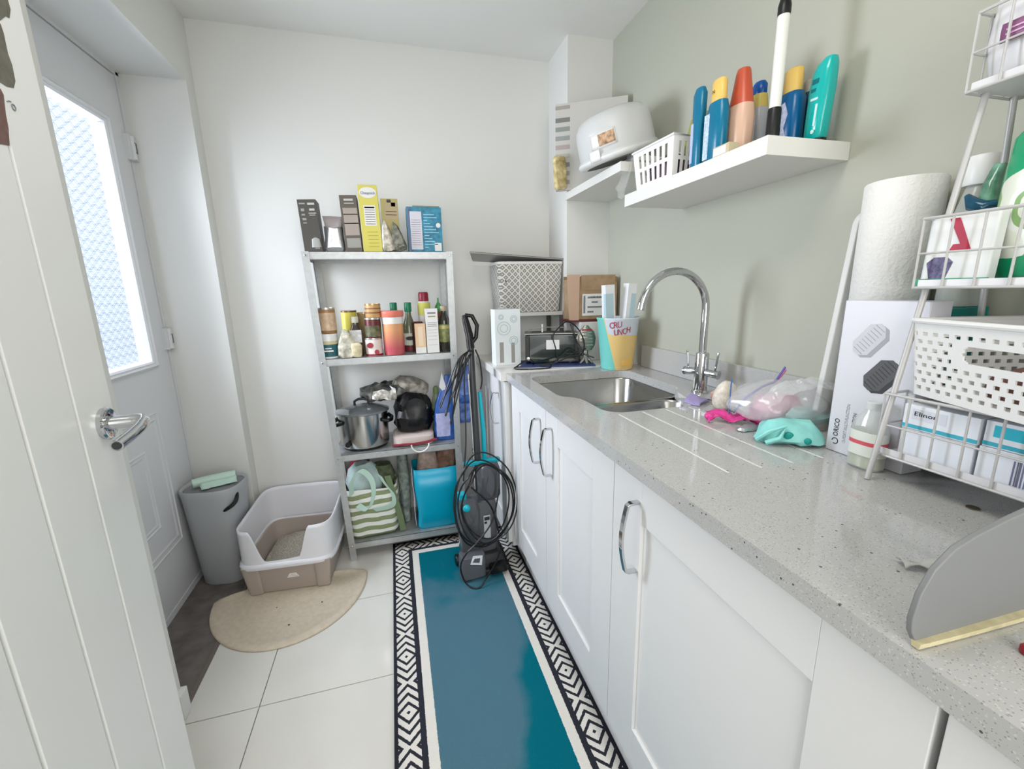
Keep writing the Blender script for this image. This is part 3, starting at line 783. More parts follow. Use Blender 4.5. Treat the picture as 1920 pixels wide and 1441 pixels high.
gt_ = tin('gold tin with ribbed edge on top of the stack', -.084, 1.985, zs + .1662, .033, .058, (196, 158, 106), M_gold, [(.30, .42, mm_('tin_bronze', (140, 96, 60))), (.62, .72, mm_('tin_bronze', (140, 96, 60)))])
pk = thing('snack_canister', 'salmon pink canister with white band and coral lid', 'canister', (-.005, 1.985, zs))
mo = bpy.data.materials.new('salmon_gradient_print'); mo.use_nodes = True
_n, _l, _p = nodes(mo); (ax_, ay_, az_), _v = xyz(mo)
cr = _n.new('ShaderNodeMapRange'); cr.inputs[1].default_value = .03; cr.inputs[2].default_value = .11; _l.new(az_.s, cr.inputs[0])
_l.new(mixc(mo, cr.outputs[0], (196, 92, 100), (216, 156, 110)), _p.inputs['Base Color']); _p.inputs['Roughness'].default_value = .35
s = MB(); s.lathe([(.043, 0), (.045, .003), (.0455, .168)], 32); obj('canister_body', s, mo, pk)
band(pk, 'white_band', W1, .0460, .137, .168)
s = MB(); s.lathe([(.0475, .166), (.050, .170), (.050, .190), (.047, .193)], 32); obj('lid', s, mm_('coral_lid', (218, 122, 104), .35), pk)
for k, (x, y, c_) in enumerate(((.004, 2.100, 'first green-capped bottle, just behind the pink canister'), (.068, 2.068, 'second green-capped bottle, between canister and red-capped spray'))):
    t = thing('dressing_bottle', c_, 'bottle', (x, y, zs), group='green-capped dressing bottles')
    s = MB(); s.lathe([(.028, 0), (.031, .004), (.031, .095), (.026, .125), (.014, .165), (.0125, .185)], 24); obj('glass', s, mm_('olive_glass', (96, 100, 78), .15, coat=.4), t)
    s = MB(); s.lathe([(.0155, .182), (.0165, .186), (.0165, .222), (.0145, .225)], 20); obj('cap', s, mm_('green_cap', (24, 118, 84), .35), t)
    band(t, 'label', mm_('pale_bottle_label', (196, 200, 188)), .0315, .030, .085)
    s = MB(); s.prism([(.020 * cos(a), .009 * sin(a)) for a in [2 * pi * i / 18 for i in range(18)]], -.033, -.029, 'xz'); s.v = [(a, b, c2 + .062) for a, b, c2 in s.v]; obj('oval_logo', s, M_ink, t)
    s = MB(); s.lathe([(.0316, .002), (.0318, .028)], 24, cap=False); obj('band', s, mm_('wine_red_print', (104, 28, 40)), t)
t = thing('spray_can', 'tall spray can with dark red cap and yellow shoulder', 'spray can', (.143, 2.085, zs))
s = MB(); s.lathe([(.028, 0), (.029, .003), (.029, .205), (.0275, .222), (.024, .228)], 26); obj('can', s, mm_('spray_white', (212, 210, 204), .3), t)
band(t, 'label', mm_('lemon_print', (206, 204, 104)), .0295, .165, .222)
s = MB(); s.lathe([(.0235, .226), (.024, .228), (.0235, .262), (.020, .270)], 24); obj('cap', s, mm_('wine_red_cap', (132, 26, 48), .35), t)
t = thing('jar', 'small dark jar tucked behind the peach tube', 'jar', (.105, 2.04, zs))
s = MB(); s.lathe([(.026, 0), (.028, .003), (.028, .10), (.022, .118)], 22); obj('glass', s, mm_('brown_jar_glass', (74, 46, 42), .15, coat=.4), t)
s = MB(); s.lathe([(.024, .116), (.0245, .134), (.022, .137)], 22); obj('lid', s, mm_('dark_red_lid', (96, 34, 36), .4), t)
t = thing('chilli_bottle', 'green nozzle bottle poking up behind the white carton', 'bottle', (.212, 2.10, zs))
s = MB(); s.lathe([(.024, 0), (.026, .004), (.026, .12), (.015, .16), (.012, .178)], 22); obj('glass', s, mm_('chilli_red_glass', (128, 44, 32), .2), t)
s = MB(); s.lathe([(.015, .176), (.0165, .180), (.0165, .200), (.010, .212), (.004, .222), (.003, .242)], 20); obj('nozzle', s, mm_('leaf_green_cap', (70, 150, 86), .35), t)
carton('stock_tube', 'small peach coloured tube carton with white foot', .088, .134, 1.962, 2.0, zs, .132, mm_('peach_card', (222, 188, 152)), [(.0, 1.0, .0, .20, W1), (.3, .75, .25, .9, mm_('print_soft_peach', (228, 206, 178)))])
t = carton('seasoning_carton', 'white upright carton with printed lines near right end', .138, .192, 1.956, 2.0, zs, .197, W1, [(.12, .88, .60, .615, G1), (.12, .88, .64, .655, G1), (.12, .88, .68, .69, G1), (.12, .88, .18, .185, G1), (.12, .88, .30, .305, G1), (.12, .88, .38, .386, G1), (.12, .88, .45, .456, G1), (.12, .88, .52, .526, G1)])
s = MB(); s.box(-.018, .018, -.0226, -.021, .174, .181); obj('print', s, M_inkg, t, flat=True)
s = MB(); s.box(-.016, .017, -.0226, -.021, .160, .165); obj('print', s, mm_('print_khaki', (150, 150, 96)), t, flat=True)
t = thing('oil_bottle', 'dark olive oil bottle with green round label at right end', 'bottle', (.222, 1.985, zs))
s = MB(); s.lathe([(.025, 0), (.027, .003), (.027, .135), (.024, .150), (.015, .170), (.0135, .186)], 26); obj('glass', s, mm_('very_dark_green_glass', (46, 44, 34), .12, coat=.5), t)
s = MB(); s.lathe([(.0145, .184), (.0155, .188), (.0150, .205), (.012, .207)], 20); obj('cap', s, mm_('tan_cap', (176, 160, 140), .4), t)
band(t, 'label', mm_('mossy_label', (120, 124, 74), var=24, vscale=70), .0276, .045, .125)
band(t, 'neck_label', mm_('straw_label', (176, 170, 108)), .0278, .105, .120)

# third shelf
z3 = SHZ[1] + .0006
sc_ = thing('slow_cooker', 'oval stainless steel slow cooker with glass lid', 'slow cooker', (-.172, 2.045, z3))
s = MB(); s.lathe([(.095, 0), (.100, .006), (.100, .012)], 40, sy=.82); obj('base', s, M_black, sc_)
s = MB(); s.lathe([(.104, .012), (.109, .018), (.112, .160), (.113, .168)], 44, sy=.82); obj('steel_body', s, mm_('polished_steel', (190, 190, 188), .18, metal=1), sc_, ang=40)
s = MB(); s.lathe([(.112, .166), (.120, .170), (.120, .178), (.112, .182), (.085, .192), (.045, .204), (.0, .208)], 44, sy=.82, cap=False); obj('lid', s, mm_('smoked_glass', (120, 124, 126), .08, metal=.5, coat=1), sc_, ang=50)
s = MB(); s.tube([(-.030, -.02, .200), (-.030, -.02, .222), (-.012, -.02, .232), (.012, -.02, .232), (.030, -.02, .222), (.030, -.02, .200)], .006, 10); obj('lid_handle', s, M_black, sc_)
for sx in (-1, 1):
    s = MB(); s.tube([(sx * .085, -.060, .135), (sx * .112, -.058, .128), (sx * .126, -.034, .126), (sx * .128, 0, .130), (sx * .113, .020, .138)], .009, 10); obj('side_handle', s, M_black, sc_)
s = MB(); s.lathe([(.0, -.0), (.012, 0), (.012, .010), (.010, .012), (0, .012)], 18, cap=False); s.v = [(a - .070, -.070 - c_, b + .035) for a, b, c_ in s.v]; obj('dial', s, M_black, sc_)
t = thing('foil_food_bag', 'shiny dark silver packet draped over the slow cooker lid', 'bag', (-.072, 2.065, .741), rot=(0, 0, .15))
s = MB(); s.srings([(.080, .050, .006), (.100, .060, .020), (.102, .058, .036), (.095, .055, .052), (.075, .038, .068), (.04, .02, .076)], 40, .75).wob(.017, 30, 3)
s.v = [(a, b, max(c_, .004 - .0) + (.012 if a > .05 else 0)) for a, b, c_ in s.v]
obj('bag', s, mm_('dark_crinkled_foil', (112, 112, 108), .22, metal=.7, var=60, vscale=26, bump=.5, bscale=60), t, ang=25)
t = thing('black_bag', 'black crumpled bag in the middle of the third shelf', 'bag', (.058, 2.06, z3 + .054))
s = MB(); s.srings([(.075, .06, .001), (.088, .075, .035), (.088, .075, .07), (.086, .07, .108), (.085, .065, .138), (.07, .055, .160), (.04, .03, .178)], 40, .8).wob(.016, 26, 8); s.v = [(a, b, max(c_, .001)) for a, b, c_ in s.v]
obj('bag', s, mm_('black_polythene', (12, 12, 14), .35, bump=.5, bscale=50), t, ang=30)
t = thing('crisp_bag', 'grey patterned snack bag lying over the black bag', 'bag', (.050, 2.09, .772), rot=(0, rad(14), 0))
s = MB(); s.srings([(.080, .045, 0), (.090, .05, .014), (.085, .048, .040), (.06, .03, .058), (.02, .01, .064)], 24, .6).wob(.007, 26, 5)
obj('bag', s, mm_('grey_patterned_bag', (132, 128, 118), .35, var=56, vscale=34), t, ang=30)
t = thing('folded_cloth', 'red and cream folded cloth under the black bag', 'cloth', (.050, 2.05, z3))
s = MB(); s.srings([(.090, .085, .001), (.096, .090, .010), (.095, .088, .040), (.085, .075, .048)], 30, .4).wob(.004, 30, 6); s.v = [(a, b, max(c_, .0006)) for a, b, c_ in s.v]
obj('cloth', s, mm_('cream_cotton', (206, 192, 186), .95), t, ang=40)
s = MB(); s.tube([(-.10, -.078, .008), (-.05, -.089, .012), (0, -.092, .010), (.06, -.090, .014), (.105, -.080, .020)], .009, 8, flat=.6).wob(.003, 40, 1); obj('red_edge', s, mm_('maroon_cotton', (130, 40, 56), .95), t)
t = thing('bag_handle_loop', 'white cord loop hanging over the third shelf edge', 'cord', (.075, 1.937, z3))
s = MB(); s.tube([(-.040 * cos(a) if True else 0, -.002 + .0 * a, .014 - .038 * sin(a)) for a in [pi * i / 12 for i in range(13)]], .0034, 8); s2 = s
obj('cord', s, M_white, t)
t = thing('plant_food_bottle', 'small green and clear bottle behind the blue bag', 'bottle', (.178, 2.13, z3))
s = MB(); s.lathe([(.026, 0), (.028, .004), (.028, .15), (.018, .19), (.012, .205)], 22); obj('bottle_body', s, mm_('pale_green_plastic', (150, 162, 130), .3), t)
s = MB(); s.lathe([(.014, .203), (.014, .232), (.008, .242)], 18); obj('cap', s, mm_('leafy_cap', (130, 150, 96), .4), t)
t = thing('pet_food_bag', 'blue and lilac sack at the right end of third shelf', 'bag', (.205, 2.03, z3))
s = MB()
prof = [(.052, .036, 0, 0, 0), (.056, .040, .01, 0, 0), (.054, .038, .11, 0, 0), (.046, .030, .18, .004, 0), (.034, .018, .235, .014, 0), (.022, .006, .275, .022, 0), (.018, .003, .315, .026, 0)]
s.srings(prof, 26, .55).wob(.004, 28, 9); s.v = [(min(a, .0525), b, max(c_, .0004)) for a, b, c_ in s.v]
obj('sack', s, mm_('royal_blue_film', (38, 84, 158), .3, var=16, vscale=20), t, ang=30)
s = MB(); s.grid(lambda u, v: (-.046 + .066 * u, -.0425 + .006 * abs(u - .5), .022 + .115 * v), 8, 10).wob(.003, 28, 9); obj('front_panel', s, mm_('lilac_print', (170, 174, 212), .35, var=12, vscale=60), t)
s = MB(); s.prism([(-.02, .262), (.004, .225), (.012, .262), (-.004, .330)], -.014, -.010, 'xz'); obj('torn_top', s, M_paperw, t)
t = thing('blue_leaflet', 'blue and pale printed bag hanging on the right post', 'bag', (.302, 2.02, .60))
s = MB(); s.grid(lambda u, v: (-.028 + .058 * u + .012 * v, .0 + .004 * sin(6 * v), .29 * v), 6, 16).wob(.003, 20, 3)
obj('bag', s, mm_('blue_leaflet_print', (74, 104, 168), .4, var=60, vscale=24), t, solid=.002)
s = MB(); s.grid(lambda u, v: (-.026 + .050 * u + .01, -.0035, .10 + .04 * v), 4, 3); obj('band', s, mm_('royal_blue_film', (38, 84, 158), .3), t, solid=.001)

# bottom shelf
z4 = SHZ[0] + .0006
M_str = bpy.data.materials.new('green_striped_canvas'); M_str.use_nodes = True
_n, _l, _p = nodes(M_str); (sx_, sy_, sz_), _v = xyz(M_str)
st = ((sz_ + (noise(M_str, _v, 9, 1) - .5) * .035 + sx_ * -.05) / .042).frac().gt(.52)
_l.new(mixc(M_str, st, (134, 146, 108), (226, 228, 222)), _p.inputs['Base Color']); _p.inputs['Roughness'].default_value = .85
t = thing('striped_tote', 'green and white striped canvas bag on the bottom shelf', 'bag', (-.166, 2.05, z4))
s = MB(); s.srings([(.100, .070, 0), (.118, .086, .010), (.116, .090, .08), (.124, .092, .16), (.128, .085, .225), (.122, .075, .245)], 36, .42, cap=True).wob(.010, 15, 11); s.v = [(a, b, max(c_, .0004)) for a, b, c_ in s.v]
s.f = s.f[:-1]
obj('bag_body', s, M_str, t, ang=40, sub=1)
M_mint = mm_('mint_strap', (176, 204, 190), .8); M_sage2 = mm_('sage_strap', (108, 126, 92), .85)
def strap(pts, w, m_, nm='strap', side=(0, 1, 0)):
    s_ = MB(); s_.sweep(pts, [(-w, -.0012), (w, -.0012), (w, .0012), (-w, .0012)], side); return obj(nm, s_, m_, t)
strap(crv([(-.085, -.080, .23), (-.075, -.090, .30), (-.035, -.090, .350), (.010, -.094, .300), (.012, -.100, .22), (-.018, -.104, .160), (-.06, -.098, .185)]), .013, M_mint, side=(.75, .1, .5))
strap(crv([(.048, -.090, .315), (.070, -.100, .27), (.100, -.104, .22), (.098, -.104, .170), (.06, -.10, .152), (.01, -.10, .150)]), .013, M_mint, side=(.6, .1, -.6))
strap(crv([(.080, -.07, .30), (.105, -.080, .19), (.125, -.078, .08), (.132, -.07, .006)]), .014, M_sage2, side=(1, .1, 0))
s = MB(); s.srings([(.070, .050, .20), (.085, .055, .26), (.070, .045, .32), (.035, .03, .350)], 24, .8, (-.03, 0, 0)).wob(.010, 24, 12); obj('towel', s, mm_('pale_mint_towel', (178, 200, 198), .95, var=12, vscale=20), t, ang=40)
s = MB(); s.srings([(.045, .03, .22), (.055, .035, .28), (.040, .03, .335)], 20, .8, (.055, .01, 0)).wob(.009, 28, 13); obj('contents', s, mm_('olive_contents', (84, 92, 66), .8, var=24, vscale=40), t, ang=40)
t = thing('red_jacket', 'dark red cloth sticking up behind the striped bag', 'cloth', (-.226, 2.165, z4))
s = MB(); s.srings([(.050, .02, .0), (.055, .022, .20), (.055, .022, .26, -.01, 0), (.045, .018, .32, .01, 0), (.02, .008, .355, .045, 0)], 20, .6).wob(.006, 26, 3); s.v = [(a, b, max(c_, .0004)) for a, b, c_ in s.v]; obj('cloth', s, mm_('dark_red_cloth', (140, 40, 54), .9), t, ang=40)
t = thing('clear_bag', 'clear crinkled plastic bag between striped and turquoise bags', 'bag', (-.012, 2.11, z4))
s = MB(); s.srings([(.024, .05, .0), (.026, .055, .1), (.028, .05, .24), (.026, .03, .36), (.02, .02, .41)], 22, .7).wob(.006, 24, 4); s.v = [(a, b, max(c_, .0004)) for a, b, c_ in s.v]; obj('bag', s, mm_('grey_green_film', (132, 146, 138), .2, alpha=.75, var=50, vscale=30), t, ang=30)
t = thing('turquoise_bag', 'bright turquoise glossy bag on the bottom shelf', 'bag', (.142, 2.035, z4))
s = MB(); s.srings([(.098, .062, 0), (.104, .070, .012), (.100, .074, .09), (.106, .078, .20), (.108, .076, .315)], 44, .28).wob(.0045, 18, 14); s.v = [(a, b, max(c_, .0004)) for a, b, c_ in s.v]; s.f = s.f[:-1]
obj('bag_body', s, mm_('turquoise_film', (0, 158, 190), .28, bump=.35, bscale=22), t, ang=30, solid=.002)
s = MB(); s.grid(lambda u, v: (-.110 - .006 * v, -.06 + .12 * u, .02 + .30 * v), 6, 8).wob(.005, 20, 2); obj('white_side', s, mm_('white_film', (214, 212, 216), .3), t, solid=.002)
for k, (x, y, r, h, c_) in enumerate(((-.035, .0, .050, .395, (150, 132, 122)), (.055, .01, .048, .425, (122, 92, 76)))):
    s = MB(); s.srings([(r, .045, .22), (r * 1.05, .048, .30), (r * .8, .035, h)], 20, .7, (x, y, 0)).wob(.008, 26, 20 + k); obj('contents', s, mm_('bag_contents_%d' % k, c_, .8, var=30, vscale=26), t, ang=40)
t = thing('patterned_bag', 'white bag with teal print squeezed right of turquoise one', 'bag', (.2735, 2.06, z4))
s = MB(); s.srings([(.012, .060, 0), (.014, .065, .10), (.016, .065, .26), (.008, .05, .35)], 22, .5).wob(.003, 26, 15); s.v = [(min(max(a, -.016), .014) - .003, b, max(c_, .0004)) for a, b, c_ in s.v]
s.v = [(a - .0, b, c_) for a, b, c_ in s.v]
obj('bag', s, mm_('white_teal_print', (184, 190, 196), .4, var=36, vscale=30), t, ang=40)

# ================================================================ CARPET WASHER (upright, in front of the end cabinet)
v = thing('carpet_washer', 'upright grey carpet washer with turquoise handle stem and coiled black cable', 'carpet washer', (.303, 1.712, .0115), rad(6))
M_smoke = mat('smoked_clear_plastic', (74, 76, 80), .12, coat=.8)
M_mid = mat('mid_grey_plastic', (92, 94, 98), .35)
M_turq = mat('turquoise_plastic', (10, 168, 186), .25)
s = MB(); s.box(-.105, .098, -.085, .090, .004, .030); s.srings([(.098, .075, .030), (.094, .070, .060), (.085, .055, .085)], 28, .35, (0, .005, 0)); obj('floor_head', s, M_dark, v, bevel=.006)
s = MB(); s.srings([(.055, .030, .010), (.055, .034, .080), (.052, .036, .118)], 24, .35, (-.062, -.062, 0)); obj('nozzle_window', s, M_mid, v, bevel=.003)
s = MB(); s.srings([(.038, .020, .018), (.036, .02, .05)], 20, .3, (.048, -.085, 0)); obj('brush_cover', s, M_black, v)
for sx in (-1, 1):
    s = MB(); s.lathe([(.0, -.011), (.024, -.011), (.026, -.008), (.026, .008), (.024, .011), (0, .011)], 24, cap=False); s.v = [(c_ + sx * .100, b + .045, a + .0275) for a, b, c_ in s.v]; obj('wheel', s, M_black, v)
s = MB(); s.srings([(.050, .042, .070), (.056, .048, .10), (.058, .050, .29), (.052, .046, .325)], 28, .4, (.018, .02, 0)); obj('motor_housing', s, M_mid, v)
s = MB(); s.srings([(.042, .030, .100), (.046, .034, .13), (.048, .036, .30), (.040, .030, .345)], 28, .5, (-.058, -.018, 0)); obj('dirty_water_tank', s, M_smoke, v)
s = MB(); s.srings([(.048, .040, .325), (.054, .046, .34), (.054, .046, .46), (.044, .036, .492)], 28, .5, (.046, .025, 0)); obj('clean_water_tank', s, M_smoke, v)
s = MB(); s.ball((-.072, -.052, .325), .017, .012, .017); obj('tank_latch', s, M_turq, v)
s = MB(); s.box(.006, .036, -.0345, -.031, .150, .262); lb = obj('rating_label', s, mat('pale_sticker', (196, 198, 202), .5), v)
s = MB(); s.box(.009, .033, -.0352, -.0344, .240, .256); s.box(.009, .020, -.0352, -.0344, .224, .234); obj('print', s, M_ink, lb)
s = MB()
fr = [(-.075, .092), (-.035, .080), (-.030, .108), (-.062, .114)]
s.rings([[(x, -.0995, z + .004) for x, z in fr], [(x, -.0965 - .004, z + .004) for x, z in fr]], cap=False)
fo = [(-.080, .090), (-.030, .075), (-.025, .119), (-.066, .126)]; fi = [(-.071, .096), (-.040, .087), (-.035, .110), (-.060, .114)]
s = MB(); s.rings([[(x, -.098, z) for x, z in fo], [(x, -.101, z) for x, z in fo], [(x, -.101, z) for x, z in fi], [(x, -.098, z) for x, z in fi]], cap=False, close=True); obj('badge_frame', s, M_paperw, v)
s = MB(); s.box(-.058, .105, .000, .030, .485, .505); s.box(-.092, -.058, -.01, .03, .34, .37); obj('carry_handle', s, M_turq, v, bevel=.006)
s = MB(); s.tube([(.040, .030, .48), (.040, .032, .62), (.034, .045, .80)], [.011, .010, .008], 14); obj('turquoise_stem', s, M_turq, v)
s = MB(); s.tube([(.004, .012, .36), (.004, .020, .55), (.008, .060, .88), (.014, .085, 1.02)], [.017, .015, .0145, .014], 18); obj('handle_tube', s, M_dark, v)
s = MB(); s.tube([(-.016, .004, .36), (-.014, .014, .55), (-.010, .054, .88)], .0035, 8); obj('chrome_trim', s, M_chrome, v)
s = MB(); s.tube([(.014, .082, .985), (.012, .090, 1.04), (.004, .100, 1.09), (-.004, .100, 1.125)], [.020, .020, .018, .013], 16, flat=.8); s.tube([(.016, .085, 1.00), (.040, .085, 1.03), (.048, .090, 1.08), (.030, .098, 1.12), (.0, .100, 1.125)], [.008, .009, .009, .009, .008], 12); obj('grip', s, M_black, v)
rnd = random.Random(11)
s = MB()
for k in range(5):          # coiled cable hanging round the body
    cx, cz = .002 + rnd.uniform(-.012, .012), .345 + rnd.uniform(-.02, .02); ax, az = .105 + .008 * k, .155 + .011 * k
    yy = -.090 - .007 * (k % 3)
    s.tube([(cx + ax * cos(a), yy - .010 * sin(a * 3 + k) + (.05 if sin(a) > .80 else 0) * (sin(a) - .8) * 5, cz + az * sin(a) + .012 * sin(2 * a + k)) for a in [2 * pi * i / 56 for i in range(56)]], .0032, 8, closed=True)
obj('cable_coil', s, M_black, v)
s = MB()
s.tube(crv([(.06, -.10, .41), (.02, -.115, .28), (-.05, -.118, .20), (-.10, -.12, .16), (-.125, -.11, .10), (-.112, -.115, .03), (-.085, -.135, .0045), (-.055, -.145, .0045), (-.02, -.13, .030), (.03, -.12, .09), (.06, -.112, .15)]), .0034, 8)
s.tube(crv([(-.085, -.07, .46), (-.06, -.04, .60), (-.045, .0, .72), (-.035, .03, .86), (-.02, .05, .95), (.0, .06, .985)]), .0032, 8)
s.tube(crv([(.055, -.09, .20), (.02, -.10, .34), (-.06, -.10, .44)]), .0038, 8)
obj('loose_cable', s, M_black, v)
s = MB()
for k in range(4):          # the plug end looped over the grip
    dx, L_ = -.030 - .020 * k, .17 + .035 * ((k * 3) % 4)
    s.tube(crv([(.018, .060, .975), (-.014, .045, .975), (-.030 + dx * .4, .035, .93), (-.045 + dx, .03, .975 - L_), (-.052 + dx, .03, .965 - L_), (-.040 + dx, .035, .99 - L_), (-.01 + dx * .2, .05, .93), (.012, .065, .965)]), .0032, 8)
s.tube(crv([(.03, .07, .98), (.045, .06, .93), (.05, .055, .85), (.042, .055, .81)]), .0032, 8)
obj('hanging_cable', s, M_black, v)

# ================================================================ FAR END OF THE WORKTOP
ZW = .9045
t = carton('patterned_carton', 'upright white carton with grey-blue circles at the worktop corner', .428, .545, 1.845, 1.925, ZW, .248, mm_('ice_white_card', (222, 228, 230)), [(.62, .76, .04, .40, G1), (.16, .32, .05, .42, G1)])
s = MB()
for cx, cz, r in ((-.018, .165, .030), (.026, .110, .020), (.028, .205, .016), (-.030, .215, .012)):
    for rr in (r, r * .6):
        n = 28; o1 = [(cx + rr * cos(2 * pi * i / n), cz + rr * sin(2 * pi * i / n)) for i in range(n)]; o2 = [(cx + (rr - .002) * cos(2 * pi * i / n), cz + (rr - .002) * sin(2 * pi * i / n)) for i in range(n)]
        s.rings([[(x, -.0405, z) for x, z in o1], [(x, -.0402, z) for x, z in o1], [(x, -.0402, z) for x, z in o2], [(x, -.0405, z) for x, z in o2]], cap=False, close=True)
obj('circle_print', s, mm_('print_ice_blue', (150, 176, 182)), t)
s = MB(); s.box(-.050, .048, .012, .036, .2475, .2490, R=Matrix.Rotation(rad(6), 3, 'Y')); obj('flap', s, mm_('ice_white_card', (222, 228, 230)), t)
t = thing('blue_tray', 'thin dark blue folder lying under the black appliance', 'folder', (.700, 1.815, ZW), rot=(0, 0, rad(-16)))
s = MB(); s.box(-.16, .165, -.105, .06, 0, .006); obj('folder', s, mm_('navy_card', (32, 52, 104), .4), t, bevel=.001)
t = thing('toaster', 'low black box-shaped appliance with white sticker and steel top', 'appliance', (.688, 1.835, ZW + .0065), rot=(0, 0, rad(-17)))
s = MB(); s.box(-.118, .118, -.055, .060, 0, .128); obj('body', s, mm_('black_green_gloss', (20, 34, 30), .15, coat=.5), t, bevel=.006)
s = MB(); s.box(-.121, .121, -.058, .063, .128, .1335); obj('steel_top', s, mm_('dull_steel', (150, 150, 146), .35, metal=.8), t, bevel=.002)
s = MB(); s.box(-.1195, -.100, -.060, -.053, .004, .124); s.box(.100, .1195, -.060, -.053, .004, .124); obj('end_cap', s, M_black, t, bevel=.003)
s = MB(); s.box(-.026, .032, -.0562, -.054, .062, .104); obj('sticker', s, W1, t)
s = MB(); s.box(-.09, .09, -.03, -.012, .1335, .136); s.box(-.09, .09, .016, .034, .1335, .136); obj('slot', s, M_black, t)
s = MB(); s.tube([(-.10, -.02, .136), (-.10, -.02, .150), (-.02, -.02, .158), (.06, -.02, .155), (.06, -.02, .136)], .0025, 8); s.box(-.045, -.039, -.022, -.016, .136, .172); obj('warming_rack', s, mm_('dull_steel', (150, 150, 146), .35), t)
s = MB(); s.lathe([(.0, 0), (.009, 0), (.008, .006), (0, .007)], 14, cap=False); s.v = [(a - .107, -.060 - c_, b + .022) for a, b, c_ in s.v]; obj('knob', s, M_lidg, t)
t = thing('cable', 'black cables tangled in front of the black appliance', 'cable', (.66, 1.76, ZW))
s = MB()
s.tube(crv([(-.075, .02, .008), (-.120, -.01, .030), (-.165, -.025, .012), (-.180, -.035, .0035), (-.14, -.062, .0035), (-.08, -.075, .0035), (-.03, -.066, .0035), (-.02, -.045, .012)]), .0028, 8)
s.tube(crv([(-.165, .0, .0035), (-.10, .0, .0033), (-.045, -.02, .010), (.02, -.025, .030), (.07, -.035, .070), (.10, -.045, .055), (.14, -.055, .075)]), .0028, 8)
s.tube(crv([(.02, -.03, .02), (.01, -.025, .08), (.0, -.02, .13), (.03, -.01, .165), (.075, -.005, .190), (.12, -.02, .155), (.135, -.05, .09), (.10, -.07, .040), (.06, -.06, .02)]), .0028, 8)
s.tube([(.085, -.010, .180), (.11, -.03, .10), (.13, -.06, .05), (.17, -.075, .035)], .0032, 8)
s.tube([(-.06, -.03, .006), (.0, -.05, .02), (.06, -.06, .045), (.12, -.075, .05)], .003, 8)
obj('cable', s, M_black, t)
t = thing('white_carton', 'small white carton behind the silver badge ornament', 'box', (.905, 1.87, ZW), rot=(0, 0, rad(-6)))
s = MB(); s.box(-.070, .080, -.045, .055, 0, .178); obj('carton', s, W1, t, bevel=.001)
t = thing('maroon_board', 'thin maroon board under the brown cardboard box', 'board', (.902, 1.895, ZW + .179), rot=(0, 0, rad(-4)))
s = MB(); s.box(-.122, .120, -.050, .070, 0, .007); obj('board', s, mm_('maroon_board', (96, 34, 38), .6), t)
t = thing('silver_ornament', 'silver badge-shaped ornament on a splayed foot beside the tub', 'ornament', (.815, 1.738, ZW + 0), rot=(0, 0, rad(-10)))
M_pew = mm_('antique_pewter', (150, 148, 138), .3, metal=.85, bump=.4, bscale=120)
s = MB(); s.tube([(0, 0, .030), (0, 0, .085)], [.012, .008], 14); obj('stem', s, M_pew, t)
for a in (200, 270, 340):
    s = MB(); s.tube([(0, 0, .036), (.014 * cos(rad(a)), .014 * sin(rad(a)), .020), (.030 * cos(rad(a)), .030 * sin(rad(a)), .005)], [.010, .008, .0045], 10); obj('foot', s, M_pew, t)
s = MB(); s.srings([(.026, .010, .062), (.040, .012, .085), (.044, .013, .115), (.036, .012, .145), (.016, .009, .162), (.009, .006, .172)], 22, .8); sh_ = obj('badge_head', s, M_pew, t)
for k in range(5):
    s = MB(); s.box(-.030 + .002 * k, .030 - .002 * k, -.0150, -.011, .082 + .014 * k, .090 + .014 * k); obj('raised_bar', s, M_pew, sh_, bevel=.001)
s = MB(); s.box(-.022, .022, -.0152, -.012, .150, .156); obj('red_bar', s, M_red, sh_)
# popcorn tub with two boxes of film in it
tb = thing('popcorn_tub', 'pale yellow and turquoise cardboard popcorn tub reading CRU UNCH', 'tub', (.905, 1.622, .9008), rad(-29))
mt = bpy.data.materials.new('tub_print'); mt.use_nodes = True
_n, _l, _p = nodes(mt); (tx, ty, tz), _v = xyz(mt)
c = mixc(mt, (tx + tz * .25 + .004).lt(0), (232, 200, 130), (120, 206, 196))
c = mixc(mt, (tz + tx * .10 + (noise(mt, _v, 14, 1) - .5) * .03).gt(.150) * (tx + tz * .25).gt(0), c, (206, 214, 224))
_l.new(c, _p.inputs['Base Color']); _p.inputs['Roughness'].default_value = .45
s = MB(); s.lathe([(.064, 0), (.066, .003), (.0855, .205), (.088, .208), (.0885, .212), (.086, .214), (.084, .205), (.064, .010), (.0, .010)], 40, cap=False); obj('tub_wall', s, mt, tb)
def on_tub(body, size, w, z, ang, r):
    T = Matrix.Rotation(rad(ang), 4, 'Z') @ Matrix.Translation((0, -r, z)) @ Matrix.Rotation(pi / 2 + .10, 4, 'X')
    return text(body, size, mm_('tub_maroon_ink', (150, 48, 70), .5), tb, T, w=w, depth=.0015)
for ch, a, z in (('C', -17, .184), ('R', -6, .186), ('U', 5, .188)): on_tub(ch, .036, .017, z, a, .0840)
for ch, a, z in (('U', -5, .156), ('N', 7, .158), ('C', 19, .161), ('H', 31, .166)): on_tub(ch, .034, .016, z, a, .0815)
s = MB(); s.prism([(-.030 + .055 * cos(2 * pi * i / 24), .085 + .045 * sin(2 * pi * i / 24)) for i in range(24)], -.001, .0, 'xz')
band(tb, 'lower_panel', mm_('tub_mustard', (226, 182, 96)), .0702, .020, .045, a0=285, a1=330)
